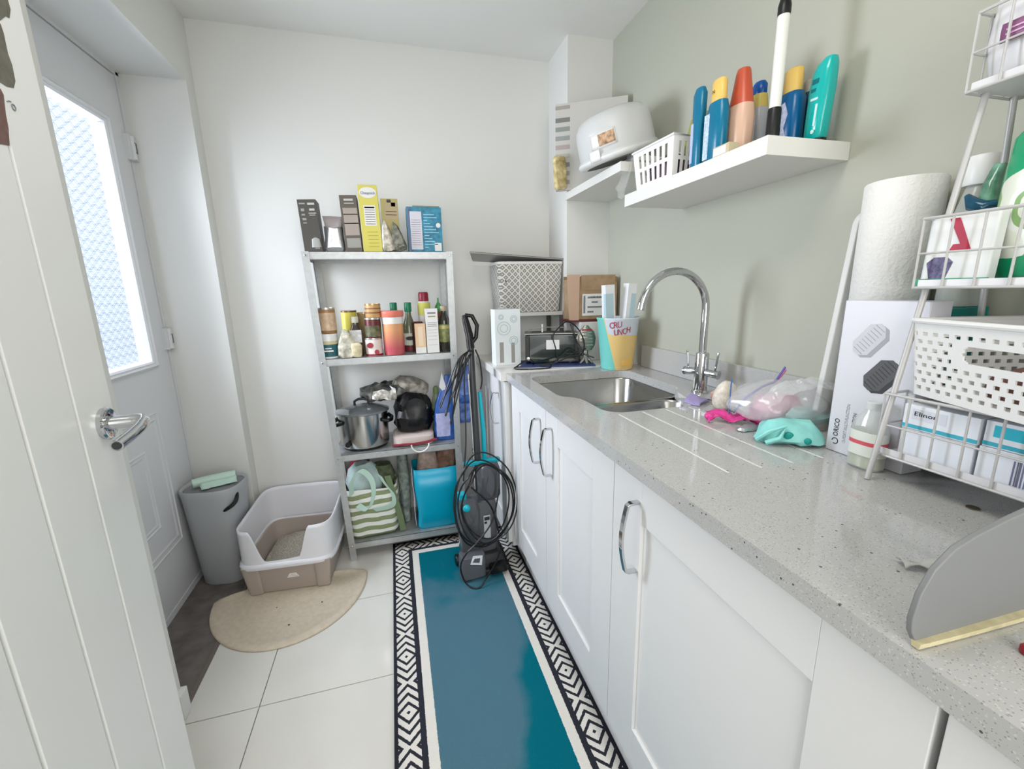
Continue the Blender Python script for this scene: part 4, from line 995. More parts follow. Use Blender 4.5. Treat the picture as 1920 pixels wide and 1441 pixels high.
for k, (x, y, tilt, lab) in enumerate(((-.030, .005, -3, 'left pale blue and white film box standing in the popcorn tub'), (.016, -.015, 5, 'right pale blue and white film box standing in the popcorn tub'))):
    t = thing('film_box', lab, 'box', (.905 + x, 1.622 + y, .912), rot=(0, rad(tilt), rad(6 * k)))
    s = MB(); s.box(-.021, .021, -.018, .018, 0, .335 + .004 * k); obj('carton', s, mm_('film_box_white', (224, 226, 228)), t, bevel=.001)
    s = MB(); s.box(-.0213 if k == 0 else -.002, .014 if k == 0 else .0213, -.0184, .0, .02, .300); obj('print', s, mm_('film_box_blue', (176, 200, 208)), t)
# steel side rack with the patterned storage basket and a flat board
sr = thing('steel_rack', 'small grey steel rack on the far worktop holding the patterned basket', 'rack', (.66, 2.105, 0))
s = MB(); s.box(-.170, .155, -.095, .105, 1.110, 1.128); obj('rack_top', s, mm_('pale_steel_sheet', (206, 206, 202), .4, metal=.3), sr, bevel=.002)
for x in (-.165, .147):
    for y in (-.090, .094): s = MB(); s.box(x - .006, x + .012, y - .004, y + .008, .9045, 1.109); obj('post', s, mm_('dark_grey_steel', (92, 92, 92), .5, metal=.5), sr)
bk = thing('storage_basket', 'grey and white diamond patterned fabric storage basket', 'basket', (.655, 2.108, 1.1288))
mf = bpy.data.materials.new('diamond_fabric'); mf.use_nodes = True
_n, _l, _p = nodes(mf); (fx, fy, fz), _v = xyz(mf)
hh_ = fx + fy * .9
a_ = ((hh_ + fz) / .030).frac() - .5; b_ = ((hh_ - fz) / .030).frac() - .5
web = (a_.abs().gt(.38)).max(b_.abs().gt(.38)); dots = (a_.abs().lt(.10)) * (b_.abs().lt(.10))
_l.new(mixc(mf, web.max(dots), (146, 144, 138), (222, 220, 214)), _p.inputs['Base Color']); _p.inputs['Roughness'].default_value = .9
s = MB(); s.srings([(.148, .082, 0), (.152, .086, .004), (.160, .092, .120), (.166, .096, .232), (.163, .093, .236), (.157, .088, .228), (.146, .080, .02)], 44, .22); obj('fabric_wall', s, mf, bk, ang=50)
for x in (-.060, .072):
    s = MB(); s.box(x - .0015, x + .0015, -.0985, -.088, .002, .234); s.v = [(a, b + .012 * (1 - c_ / .236), c_) for a, b, c_ in s.v]; obj('white_piping', s, W1, bk)
s = MB(); s.srings([(.167, .097, .226), (.168, .098, .232), (.167, .097, .238)], 44, .22, cap=False); obj('rim_piping', s, W1, bk)
s = MB(); s.lathe([(.0, 0), (.006, 0), (.006, .0015), (0, .0015)], 14, cap=False); s.v = [(a - .125, -.0905 - c_, b + .15) for a, b, c_ in s.v]; obj('eyelet', s, M_ink, bk)
fb_ = thing('flat_board', 'flat dark-edged grey board lying across the patterned basket', 'board', (.615, 2.09, 1.378), rot=(rad(-6), rad(3.5), rad(4)))
s = MB(); s.prism([(-.265, -.085), (.225, -.085), (.250, .075), (-.205, .105)], 0, .004); obj('board', s, mm_('pale_grey_board', (176, 174, 170), .6), fb_)
s = MB(); s.prism([(-.268, -.087), (.228, -.087), (.253, .077), (-.207, .107)], .004, .0055); obj('board_face', s, mm_('brown_grey_laminate', (110, 102, 92), .5), fb_)
# cardboard box, open flaps, white address label
cb = thing('cardboard_box', 'open brown cardboard box with white address label', 'box', (.912, 1.912, ZW + .1875), rot=(0, rad(0), rad(-5)))
s = MB()
s.box(-.115, .115, -.052, -.049, 0, .170); s.box(-.115, .115, .047, .050, 0, .200); s.box(-.115, -.112, -.049, .047, 0, .185); s.box(.112, .115, -.049, .047, 0, .195); s.box(-.115, .115, -.052, .05, 0, .003)
obj('box_walls', s, M_card, cb)
s = MB(); s.box(-.062, .106, -.0535, -.052, .135, .203); s.box(.02, .028, -.0536, -.0519, .180, .199); obj('front_flap', s, M_card, cb)
s = MB(); s.prism([(-.118, .0), (-.072, -.004), (-.070, .205), (-.130, .205)], -.056, -.053, 'xz'); obj('side_flap', s, mm_('pinkish_cardboard', (190, 160, 138), .8), cb)
s = MB(); s.box(-.055, .068, -.0548, -.0535, .018, .118); lb = obj('address_label', s, W1, cb)
s = MB()
for i, (a, b) in enumerate(((.0, .09), (.02, .05), (.0, .07), (.0, .03))): s.box(-.030 + a, -.030 + b, -.0553, -.0547, .098 - .022 * i, .106 - .022 * i)
s.box(-.050, -.041, -.0553, -.0547, .03, .11); obj('print', s, M_inkg, lb)
text('LX 4.6-20', .012, M_ink, lb, FRONT(.022, -.0555, .103), w=.07)

# ================================================================ ITEMS BY THE TAP
t = thing('lavender_cloth', 'small lavender cloth scrap beside the tap', 'cloth', (.838, 1.020, .9005), rot=(0, 0, .5))
s = MB(); s.grid(lambda u, v: (-.040 + .080 * u, -.020 + .046 * v, .003 + .020 * sin(pi * u) * (.4 + .6 * v)), 14, 8).wob(.003, 45, 2); s.v = [(a, b, max(c_, .0012)) for a, b, c_ in s.v]; obj('cloth', s, mm_('lavender_cloth', (156, 144, 190), .5), t, solid=.002)
t = thing('sponge', 'peach coloured soap piece behind the lavender cloth', 'soap', (.930, 1.035, .9005))
s = MB(); s.srings([(.030, .014, 0), (.034, .017, .006), (.034, .017, .020), (.026, .012, .026)], 20, .7); obj('soap', s, mm_('peach_soap', (204, 162, 144), .4), t)
t = thing('bead_bag', 'small cream lumpy net ball between tap and zip bags', 'bag', (.852, .935, .9005))
s = MB(); s.srings([(.022, .020, .001), (.032, .028, .015), (.032, .028, .045), (.022, .020, .072), (.006, .006, .082)], 24, .9).wob(.006, 50, 5); s.v = [(a, b, max(c_, .0004)) for a, b, c_ in s.v]; obj('ball', s, mm_('cream_beads', (212, 204, 190), .5, var=16, vscale=90, bump=.6, bscale=200), t, ang=60, sub=1)
zb_ = thing('zip_bag', 'crumpled clear zip bag with violet and blue closures', 'zip bag', (.880, .792, .9015))
M_bagf = mat('clear_zip_film', (228, 230, 232), .10, alpha=.34, spec=1.0, coat=.6)
s = MB(); s.srings([(.100, .070, .022), (.116, .082, .036), (.120, .085, .050), (.118, .085, .066), (.100, .072, .084), (.070, .050, .098), (.03, .02, .104)], 56, .8).wob(.012, 30, 5); obj('film', s, M_bagf, zb_, ang=80, sub=1)
s = MB(); s.grid(lambda u, v: (-.085 + .20 * u, -.055 + .03 * v - .07 * u, .020 + .085 * sin(pi * (.15 + .75 * u)) + .02 * v), 36, 16).wob(.008, 34, 9); obj('outer_film', s, M_bagf, zb_, ang=80)
s = MB(); s.srings([(.060, .035, .020), (.068, .04, .036), (.055, .03, .058), (.02, .01, .066)], 20, .8, (.012, .020, 0)).wob(.009, 34, 3); obj('pink_lining', s, mm_('soft_pink_fabric', (222, 170, 190), .8, var=12, vscale=30), zb_, ang=40)
s = MB(); s.srings([(.058, .030, .016), (.062, .032, .030), (.046, .022, .046)], 20, .8, (.05, -.045, 0)).wob(.008, 34, 4); obj('mint_lining', s, mm_('soft_mint_fabric', (176, 206, 202), .8), zb_, ang=40)
for pts, m_ in (([(-.098, .050, .022), (-.100, .048, .060), (-.101, .046, .108)], mm_('blue_closure', (60, 110, 170), .3)),
                ([(-.088, .045, .024), (-.060, .040, .060), (-.018, .035, .086), (.015, .035, .094), (.030, .040, .100), (.058, .045, .128)], mm_('violet_closure', (96, 92, 168), .3)),
                ([(.030, .045, .092), (.052, .05, .104), (.066, .05, .120)], mm_('pink_closure', (210, 110, 150), .3))):
    s = MB(); s.sweep(pts, [(-.0042, -.0010), (.0042, -.0010), (.0042, .0010), (-.0042, .0010)], (.5, .8, .2)); obj('zip_closure', s, m_, zb_)
t = thing('pink_balloon_cloth', 'bright pink rubbery scraps in front of the zip bag', 'scraps', (.792, .838, .9005), rot=(0, 0, rad(-35)))
s = MB(); s.grid(lambda u, v: (-.058 + .125 * u, -.024 + .050 * v + .008 * sin(8 * u), .004 + .013 * abs(sin(7 * u + 3 * v)) * (1 - .4 * v) + .010 * v), 40, 14).wob(.006, 55, 8); s.v = [(a, b, max(c_, .0012)) for a, b, c_ in s.v]; obj('scrap', s, mm_('hot_pink_rubber', (214, 62, 142), .35), t, ang=60, solid=.0014)
s = MB(); s.ball((-.052, -.004, .012), .013, .012, .010); obj('scrap_end', s, mm_('hot_pink_rubber', (214, 62, 142), .35), t)
t = thing('foil_scrap', 'little crumpled silver scraps in front of the pink pieces', 'scraps', (.775, .775, .9005))
s = MB(); s.srings([(.024, .010, 0), (.028, .013, .004), (.020, .008, .010)], 18, .8).wob(.004, 60, 3); s.v = [(a, b, max(c_, .0004)) for a, b, c_ in s.v]; obj('scrap', s, mm_('crinkled_foil', (205, 206, 208), .28, metal=.75), t, ang=20)
t = thing('mint_fabric', 'mint green crumpled fabric next to the white product box', 'cloth', (.800, .690, .9005), rot=(0, 0, rad(-40)))
s = MB(); s.srings([(.058, .034, .001), (.066, .042, .008), (.058, .040, .026), (.036, .026, .042), (.01, .008, .048)], 36, .85).wob(.010, 30, 12); s.v = [(a, b, max(c_, .0006)) for a, b, c_ in s.v]; obj('fabric', s, mm_('mint_fabric', (142, 214, 208), .6, var=12, vscale=25), t, ang=50)
for (x, y, z, r) in ((-.004, -.038, .022, .010), (.030, -.040, .016, .007), (-.03, -.034, .014, .006)):
    s = MB(); s.ball((x, y, z), r, .004, r); obj('teal_spot', s, mm_('deep_teal_print', (16, 150, 142), .5), t)
s = MB(); s.tube([(-.060, -.030, .006), (-.040, -.044, .030), (-.010, -.040, .045), (-.020, -.046, .018), (-.045, -.048, .006)], .005, 8); obj('fold', s, mm_('mint_fabric', (142, 214, 208), .6), t)

# ---- white product box
M_bx = mm_('product_white_card', (210, 210, 216), .35)
pb = thing('product_box', 'tall white power station box with two pictured devices', 'box', (.836, .560, .9008), rot=(0, 0, rad(0)))
s = MB(); s.box(0, .050, -.066, .072, 0, .298); obj('carton', s, M_bx, pb, bevel=.0012)
s = MB(); s.box(.0505, .051, .06, .0722, .0, .298); s.box(.001, .049, .0721, .0726, .001, .297); obj('side_face', s, mm_('grey_card_side', (150, 150, 150)), pb)
# pictured docks printed on the face (flat print, slightly raised)
def dev(cy, cz, L_, Wd, ang, c1_, c2_, nm):
    """rounded bar seen at an angle; side bar lighter"""
    def oc(l, w, ch): return [(-l + ch, -w), (l - ch, -w), (l, -w + ch), (l, w - ch), (l - ch, w), (-l + ch, w), (-l, w - ch), (-l, -w + ch)]
    def rot2(P, dy=0, dz=0): return [(cy + (a * cos(ang) - b * sin(ang)) * 1 + dy, cz + a * sin(ang) + b * cos(ang) + dz) for a, b in P]
    s_ = MB(); s_.prism(rot2(oc(L_, Wd, Wd * .7), -.006, -.004), -.0004, .001, 'yz'); b_o = obj(nm, s_, c2_, pb)
    s_ = MB(); s_.prism(rot2(oc(L_, Wd, Wd * .7)), -.0008, .0, 'yz'); obj(nm + '_top', s_, c1_, b_o)
    s_ = MB()
    for i in range(9):
        f = -.8 + 1.6 * i / 8
        s_.prism(rot2([(L_ * f - .0006, -Wd * .55), (L_ * f + .0006, -Wd * .55), (L_ * f + .0006, Wd * .55), (L_ * f - .0006, Wd * .55)]), -.0011, -.0007, 'yz')
    obj(nm + '_slats', s_, c2_, b_o)
dev(.020, .228, .034, .018, rad(128), mm_('device_silver', (196, 196, 202)), mm_('device_silver_dark', (160, 160, 168)), 'silver_device')
dev(-.008, .166, .034, .019, rad(128), mm_('device_graphite', (82, 82, 84)), mm_('device_graphite_dark', (54, 54, 56)), 'black_device')
def UPT(y, z): return Matrix.Translation((-.0006, y, z)) @ Matrix.Rotation(-pi / 2, 4, 'Z') @ Matrix.Rotation(pi / 2, 4, 'X') @ Matrix.Rotation(pi / 2, 4, 'Z')
text('ORICO', .0135, M_ink, pb, UPT(.055, .050), w=.036)
text('12-PORT MULTI-FUNCTION', .0085, mm_('pale_print_grey', (180, 180, 186)), pb, UPT(.038, .062), w=.078)
text('POWER STATION', .0095, M_inkg, pb, UPT(.024, .056), w=.062)
s = MB(); n = 24; o1 = [(.055 + .0065 * cos(2 * pi * i / n), .022 + .0065 * sin(2 * pi * i / n)) for i in range(n - 3)]; o2 = [(.055 + .0050 * cos(2 * pi * i / n), .022 + .0050 * sin(2 * pi * i / n)) for i in range(n - 3)]
s.prism(o1 + o2[::-1], -.0006, .0, 'yz'); obj('ring_logo', s, M_ink, pb)

# ---- soap bottle
sb = thing('soap_bottle', 'clear liquid soap bottle with red striped label behind rack leg', 'bottle', (.8125, .538, .9008))
M_clr = mat('clear_plastic_bottle', (222, 226, 222), .08, alpha=.45, spec=.8, coat=.5)
s = MB(); s.srings([(.017, .025, 0), (.020, .028, .004), (.020, .028, .072), (.017, .023, .092), (.012, .012, .104), (.0105, .0105, .112)], 30, .75); obj('bottle_body', s, M_clr, sb)
s = MB(); s.srings([(.015, .023, .003), (.018, .025, .005), (.018, .025, .022)], 26, .75); obj('liquid', s, mm_('olive_liquid', (168, 172, 116), .2), sb)
s = MB(); s.lathe([(.0125, .110), (.0125, .122), (.010, .124)], 20); obj('cap', s, mm_('clear_cap', (206, 210, 210), .2), sb)
s = MB(); s.srings([(.0203, .0283, .026), (.0203, .0283, .070)], 30, .75, cap=False); obj('label', s, mm_('soap_label', (218, 222, 212), .4), sb)
s = MB(); s.srings([(.0206, .0286, .046), (.0206, .0286, .053)], 30, .75, cap=False); obj('red_stripe', s, mm_('soap_red', (206, 84, 96), .4), sb)

# ---- kitchen rolls, board, teal box and tall bottle behind the rack
M_tis = mat('embossed_tissue', (226, 225, 221), .95, bump=.9, bscale=150)
for k, (z, lab) in enumerate(((.9008, 'lower white kitchen roll hidden behind the product box'), (1.161, 'upper white kitchen roll stacked by the grey-green wall'))):
    t = thing('kitchen_roll', lab, 'kitchen roll', (.968, .650, z))
    s = MB(); s.lathe([(.020, .0), (.060, 0), (.062, .003), (.062, .255), (.060, .258), (.022, .258), (.020, .256), (.020, 0)], 44, cap=False); obj('paper', s, M_tis, t, ang=50)
    s = MB(); s.lathe([(.0198, .001), (.0198, .257), (.0185, .257), (.0185, .001)], 24, cap=False); obj('core', s, mm_('grey_core_card', (170, 160, 146), .9), t)
t = thing('chopping_board', 'white rounded plastic board leaning behind the kitchen roll', 'board', (.905, .7275, .9008), rot=(rad(-1.5), rad(8), rad(0)))
pp = [(0, 0), (.105, 0), (.105, .49), (.035, .49)] + [(.035 + .035 * cos(a), .455 + .035 * sin(a)) for a in [pi / 2 + pi / 2 * i / 8 for i in range(1, 9)]]
s = MB(); s.prism(pp, -.010, .004, 'xz'); obj('board', s, mm_('white_board_plastic', (214, 214, 210), .5), t, bevel=.003)
t = thing('teal_carton', 'teal carton standing behind the wire rack', 'box', (.972, .545, .9008))
s = MB(); s.box(-.050, .050, -.028, .028, 0, .284); obj('carton', s, mm_('teal_card', (0, 124, 116), .4), t, bevel=.002)
s = MB(); s.box(-.0506, -.030, -.0284, .0284, .05, .26); obj('pale_panel', s, mm_('pale_teal_print', (160, 200, 196), .4), t)
t = thing('spray_bottle', 'grey translucent bottle with white cap on teal carton', 'bottle', (.985, .545, 1.186))
s = MB(); s.srings([(.034, .022, 0), (.036, .024, .006), (.034, .022, .150), (.022, .016, .190), (.016, .014, .205)], 26, .75); obj('bottle_body', s, mat('grey_translucent_plastic', (186, 190, 184), .2, alpha=.7), t)
s = MB(); s.lathe([(.022, .203), (.0235, .206), (.0235, .244), (.020, .250)], 26); obj('cap', s, M_white, t)

# ================================================================ WIRE RACK
rk = thing('wire_rack', 'three-tier white wire rack standing on the worktop', 'rack', (0, 0, 0))
YB, YA = .506, .095
for y in (YB - .006, YA + .006):
    for pts in ([(.766, y, .9008), (.800, y, 1.08), (.835, y, 1.265), (.870, y, 1.455), (.905, y, 1.645)], [(.992, y, .9008), (.975, y, 1.10), (.958, y, 1.30), (.942, y, 1.50), (.930, y, 1.645)]):
        s = MB(); s.tube(pts, .0045, 12); obj('leg', s, M_wirew, rk)
s = MB(); s.tube([(.905, YB - .006, 1.645), (.917, YB - .006, 1.655), (.930, YB - .006, 1.645)], .0045, 10); s.tube([(.905, YA + .006, 1.645), (.917, YA + .006, 1.655), (.930, YA + .006, 1.645)], .0045, 10); obj('leg_join', s, M_wirew, rk)
def tier(xf, xb, z0, z1, yb, ya, nm):
    rails = MB()
    for z, r in ((z0, .0021), ((z0 + z1) / 2, .0016), (z1, .0024)):
        k = .004 * (1 - (z - z0) / (z1 - z0))
        loopp = [(xf + 0 * k, ya), (xf, yb), (xb, yb), (xb, ya)]
        for i in range(4):
            (a, b), (c_, d) = loopp[i], loopp[(i + 1) % 4]
            rails.tube([(a, b, z), (c_, d, z)], r, 8)
    tr = obj('rails', rails, M_wirew, rk)
    n = round((yb - ya) / .0358)
    for i in range(n + 1):
        y = yb - (yb - ya) * i / n
        s_ = MB(); s_.tube([(xf, y, z0), (xf, y, z1)], .0017, 6); obj('upright', s_, M_wirew, tr)
    for i in range(1, 4):
        x = xf + (xb - xf) * i / 4
        s_ = MB(); s_.tube([(x, yb, z0), (x, yb, z1)], .0017, 6) if nm != 'bottom' or i > 0 else None; obj('upright', s_, M_wirew, tr)
    s_ = MB(); s_.box(xf + .004, xb - .003, ya + .004, yb - .004, z0 + .001, z0 + .003); s_.box(xf + .003, xf + .0045, ya + .004, yb - .004, z0 + .001, z0 + .012)
    obj('tier_sheet', s_, mat('white_sheet_metal', (212, 212, 214), .35), rk)
tier(.785, .990, .944, 1.049, YB, YA, 'bottom')
tier(.806, .972, 1.221, 1.325, YB, YA, 'middle')
tier(.845, .955, 1.502, 1.605, YB, YA, 'top')

# bottom tier: medicine boxes and odds and ends
zb0 = .9475
for k, (y0, y1, x0, x1, z, h, lab) in enumerate(((.390, .485, .802, .862, 0, .048, 'lower white and pale blue pill box in rack bottom tier, left'),
        (.388, .484, .800, .862, .0488, .040, 'upper pill box with teal stripe in rack bottom tier'),
        (.310, .386, .804, .868, 0, .050, 'pill box with barcode in rack bottom tier'),
        (.306, .384, .804, .868, .0508, .038, 'pill box with bright blue patch in rack bottom tier'))):
    t = thing('pill_box', lab, 'box', (x0, (y0 + y1) / 2, zb0 + z), group='white pill boxes in the bottom rack tier'); hw = (y1 - y0) / 2
    s = MB(); s.box(0, x1 - x0, -hw, hw, 0, h); obj('carton', s, mm_('pill_box_white', (226, 230, 236), .4), t, bevel=.0008)
    if k in (1, 3):
        s = MB(); s.box(-.0004, .001, -hw, hw, .002, .008); obj('teal_stripe', s, mm_('pill_teal', (60, 170, 190), .4), t)
        s = MB(); s.box(-.0005, .001, -hw * .2 if k == 1 else -hw * .2, hw * .75, h * .42, h * .86); obj('print', s, mm_('pill_pale', (214, 218, 226), .4) if k == 1 else mm_('pill_cyan', (40, 180, 200), .4), t)
    if k == 1: text('Elinor', .010, M_ink, t, LEFT(-.0008, .018, h * .66), w=.030)
    if k == 2:
        s = MB(); [s.box(-.0004, .001, -hw + .004 + .0032 * i, -hw + .0052 + .0032 * i + .0006 * (i % 3), h * .1, h * .8) for i in range(11)]; obj('barcode', s, mm_('bar_violet', (110, 112, 140), .5), t)
    if k == 3:
        s = MB(); s.box(-.0004, .001, -hw + .006, -hw + .014, h * .5, h * .9); s.box(-.0004, .001, -hw + .018, -hw + .026, h * .45, h * .9); obj('dark_print', s, M_ink, t)
t = thing('glass_dish', 'small clear green-tinged glass dish in bottom tier of the rack', 'dish', (.840, .262, zb0))
s = MB(); s.lathe([(.016, 0), (.030, .004), (.036, .020), (.038, .024), (.034, .022), (.028, .006), (0, .004)], 30, cap=False); obj('dish', s, mat('green_tinged_glass', (170, 190, 182), .06, alpha=.6, coat=.8), t)
t = thing('wood_block', 'pale wooden stick lying in the bottom tier of the rack', 'stick', (.812, .215, zb0))
s = MB(); s.box(-.012, .008, -.05, .055, .0, .015); obj('wood', s, mm_('pale_pine', (206, 178, 148), .6), t, bevel=.003)
t = thing('leather_case', 'dark brown-red leather case in the rack bottom tier', 'case', (.885, .215, zb0), rot=(0, 0, .3))
s = MB(); s.srings([(.045, .055, .001), (.050, .062, .008), (.046, .058, .040), (.040, .050, .060), (.02, .03, .070)], 26, .4); s.wob(.004, 20, 3); s.v = [(a, b, max(c_, .0005)) for a, b, c_ in s.v]; obj('case', s, mm_('oxblood_leather', (92, 50, 48), .5), t)
t = thing('grey_pouch', 'grey drawstring pouch at the left of bottom rack tier', 'pouch', (.900, .462, zb0))
s = MB(); s.srings([(.040, .022, .001), (.048, .028, .01), (.044, .026, .05), (.02, .014, .078)], 24, .7).wob(.006, 30, 4); s.v = [(a, b, max(c_, .0005)) for a, b, c_ in s.v]; obj('pouch', s, mm_('grey_pouch_film', (176, 178, 180), .5, var=20, vscale=30), t)
# middle tier
zm0 = 1.2245
t = thing('tablet_pack', 'white pack with dark red seven and blue picture in the middle tier', 'pack', (.822, .470, zm0), rot=(0, rad(3), rad(4)))
s = MB(); s.box(0, .024, -.042, .038, 0, .104); obj('carton', s, mm_('pack_white', (222, 224, 222), .4), t, bevel=.004)
s = MB(); s.prism([(-.018, .050), (.008, .050), (.004, .060), (-.004, .060), (.014, .098), (.002, .098)], -.0008, .001, 'yz'); obj('red_mark', s, mm_('crimson_print', (170, 40, 66), .4), t)
s = MB(); s.prism([(.006, .010), (.026, .010), (.032, .034), (.024, .042), (.008, .042), (.0, .034)], -.0008, .001, 'yz'); obj('picture', s, mm_('indigo_print', (78, 70, 110), .4, var=30, vscale=160), t)
s = MB(); s.box(-.0006, .001, -.044, .042, .0, .010); obj('green_foot', s, mm_('green_print', (0, 150, 104), .4), t)
ms_ = bpy.data.materials.new('green_leaf_bag_print'); ms_.use_nodes = True
_n, _l, _p = nodes(ms_); (bx_, by_, bz_), _v = xyz(ms_)
wv = noise(ms_, _v, 9, 2); w2 = ((wv * 5 + bz_ * 9 + by_ * 6)).frac()
c = mixc(ms_, w2.gt(.45), (222, 226, 212), (128, 168, 104)); c = mixc(ms_, w2.gt(.72), c, (232, 234, 230))
c = mixc(ms_, (bz_ + (wv - .5) * .06).lt(.042), c, (0, 146, 98)); c = mixc(ms_, (bz_ + by_ * .5 + (wv - .5) * .10).gt(.205), c, (16, 152, 104))
_l.new(c, _p.inputs['Base Color']); _p.inputs['Roughness'].default_value = .18; _p.inputs['Coat Weight'].default_value = .6
t = thing('green_bag', 'large glossy green and white printed bag filling the middle tier', 'bag', (.893, .318, zm0), rot=(0, rad(0), 0))
s = MB(); s.srings([(.032, .125, .001), (.040, .140, .012), (.043, .142, .08), (.043, .138, .14), (.038, .130, .20, .0, 0), (.02, .10, .255, .0, 0)], 60, .5).wob(.009, 16, 6); s.v = [(a, b, max(c_, .0006)) for a, b, c_ in s.v]
obj('bag', s, ms_, t, ang=50)
t = thing('detergent_pouch', 'clear and green glossy pouch leaning in the middle tier corner', 'pouch', (.918, .486, zm0), rot=(0, rad(3), 0))
s = MB(); s.srings([(.030, .010, .004), (.034, .013, .02), (.034, .014, .10), (.028, .012, .15), (.016, .008, .178)], 36, .6).wob(.006, 30, 9)
obj('pouch', s, mat('emerald_film', (96, 160, 130), .12, coat=.8, alpha=.8, var=70, vscale=26), t, ang=30)
s = MB(); s.tube([(-.034, .020, .135), (-.038, .008, .120), (-.038, -.008, .112), (-.034, -.020, .118)], [.004, .010, .011, .005], 12); obj('blue_swirl', s, mm_('deep_blue_teal_print', (20, 78, 104), .2), t)
# top tier
t = thing('nappy_pack', 'white pack with purple tiles in the top tier of the rack', 'pack', (.900, .362, 1.5055))
s = MB(); s.srings([(.030, .120, .001), (.042, .140, .014), (.046, .148, .06), (.044, .142, .13), (.034, .120, .175)], 44, .42).wob(.003, 14, 2); s.v = [(a, b, max(c_, .0006)) for a, b, c_ in s.v]; obj('pack', s, mm_('soft_white_film', (224, 224, 226), .25), t, ang=50)
for i in range(4):
    y = .118 - .040 * i
    s = MB(); s.grid(lambda u, v: (-.0485 - .0012 * sin(pi * v), y - .034 * u, .048 + .024 * v), 4, 4); q = obj('purple_tile', s, mm_('plum_print', (134, 84, 122), .4), t, solid=.0012)
    s = MB(); s.box(-.0512, -.0500, y - .028, y - .006, .056, .058); s.box(-.0512, -.0500, y - .028, y - .006, .062, .064); obj('tile_text', s, mm_('pale_pink_print', (210, 170, 200), .4), q)
s = MB(); s.prism([(.070, .098), (.04, .150), (.015, .168), (-.02, .168), (-.006, .115), (.012, .092), (.030, .118)], -.0495, -.044, 'yz'); obj('brown_print', s, mm_('dusky_brown_print', (150, 118, 116), .5, var=20, vscale=60), t)

# ---- perforated white basket resting on the bottom tier rails
pbk = thing('perforated_basket', 'white perforated plastic basket resting on the rack bottom tier', 'basket', (.848, .3315, 1.0520), rot=(0, 0, rad(-20.1)))
LB, WB_, HB = .300, .190, .118     # local y along the front, x towards the wall
def bwall(u, v):
    """u 0..1 perimeter, v height; rounded rectangle flaring upwards"""
    r = .018; hx_, hy_ = WB_ / 2 * (.90 + .10 * v), LB / 2 * (.94 + .06 * v)
    per = 2 * (2 * hx_ + 2 * hy_ - 4 * r) + 0; L1 = 2 * hy_ - 2 * r; L2 = 2 * hx_ - 2 * r; qa = pi * r / 2; tot = 2 * L1 + 2 * L2 + 4 * qa
    d = u * tot
    segs_ = [('F', L1), ('c0', qa), ('N', L2), ('c1', qa), ('B', L1), ('c2', qa), ('P', L2), ('c3', qa)]
    for nm, L_ in segs_:
        if d <= L_ + 1e-9: break
        d -= L_
    z = HB * v
    if nm == 'F': return (-hx_, hy_ - r - d, z)
    if nm == 'N': return (-hx_ + r + d, -hy_, z)
    if nm == 'B': return (hx_, -hy_ + r + d, z)
    if nm == 'P': return (hx_ - r - d, hy_, z)
    a = d / r
    if nm == 'c0': return (-hx_ + r - r * cos(a), -hy_ + r - r * sin(a), z)
    if nm == 'c1': return (hx_ - r + r * sin(a), -hy_ + r - r * cos(a), z)
    if nm == 'c2': return (hx_ - r + r * cos(a), hy_ - r + r * sin(a), z)
    return (-hx_ + r - r * sin(a), hy_ - r + r * cos(a), z)
NU, NV = 312, 58
def bskip(i, j):
    if j < 5 or j > 52: return False
    row = (j - 5) // 6
    fr_ = i / NU
    # front wall spans u 0 .. ~.29 ; handle slot in its middle part
    if .062 < fr_ < .196 and 27 <= j <= 46:
        q = 1 - ((j - 36.5) / 5.6) ** 2
        return q > 0 and .080 - .0 + .012 * (1 - q ** .5) < fr_ < .178 - .012 * (1 - q ** .5)
    if (j - 5) % 6 > 2: return False
    return (i + (3 if row % 2 else 0)) % 6 < 3
s = MB(); s.grid(bwall, NU, NV, skip=bskip, wrap=True); obj('perforated_wall', s, M_white, pbk, solid=.0026, flat=True)
s = MB(); s.srings([(WB_ / 2 * .91, LB / 2 * .945, 0), (WB_ / 2 * .91, LB / 2 * .945, .003)], 40, .2); obj('base', s, M_white, pbk)
s = MB()
n_ = 64; P_r = [bwall(i / n_, 1.0) for i in range(n_)]
s.tube([(x * 1.015, y * 1.01, z) for x, y, z in P_r], .0042, 8, closed=True); obj('rim', s, M_white, pbk)
t = thing('brown_pouch', 'reddish brown pouch lying inside the perforated basket', 'pouch', (.850, .330, 1.0562), rot=(0, 0, -.3))
s = MB(); s.srings([(.045, .085, .001), (.050, .090, .01), (.045, .080, .035), (.03, .05, .05)], 24, .6).wob(.005, 25, 3); s.v = [(a, b, max(c_, .0006)) for a, b, c_ in s.v]; obj('pouch', s, mm_('reddish_brown', (112, 76, 68), .6, var=20, vscale=30), t)

# ---- small things on the worktop front right
t = thing('plate', 'white plate with dark blue rim under the wire rack', 'plate', (.952, .425, .9006))
s = MB(); s.lathe([(.045, 0), (.050, .003), (.084, .012), (.086, .0135), (.083, .014), (.050, .006), (0, .005)], 44, cap=False); obj('dish', s, M_white, t)
s = MB(); s.lathe([(.0835, .0125), (.0872, .0130), (.0872, .0150), (.0835, .0148)], 44, cap=False); obj('blue_rim', s, mm_('deep_blue_glaze', (14, 86, 118), .2), t)
t = thing('coin', 'small dark brass coin on the worktop before the rack', 'coin', (.8075, .380, .9003))
s = MB(); s.lathe([(.0075, 0), (.008, .0003), (.008, .0012), (.0076, .0015)], 28); obj('coin', s, mm_('dull_bronze', (112, 104, 88), .35, metal=.7), t)
t = thing('dustpan', 'grey curved plastic dustpan standing on its cream edge', 'dustpan', (.452, .228, .9006), rot=(0, 0, rad(-3)))
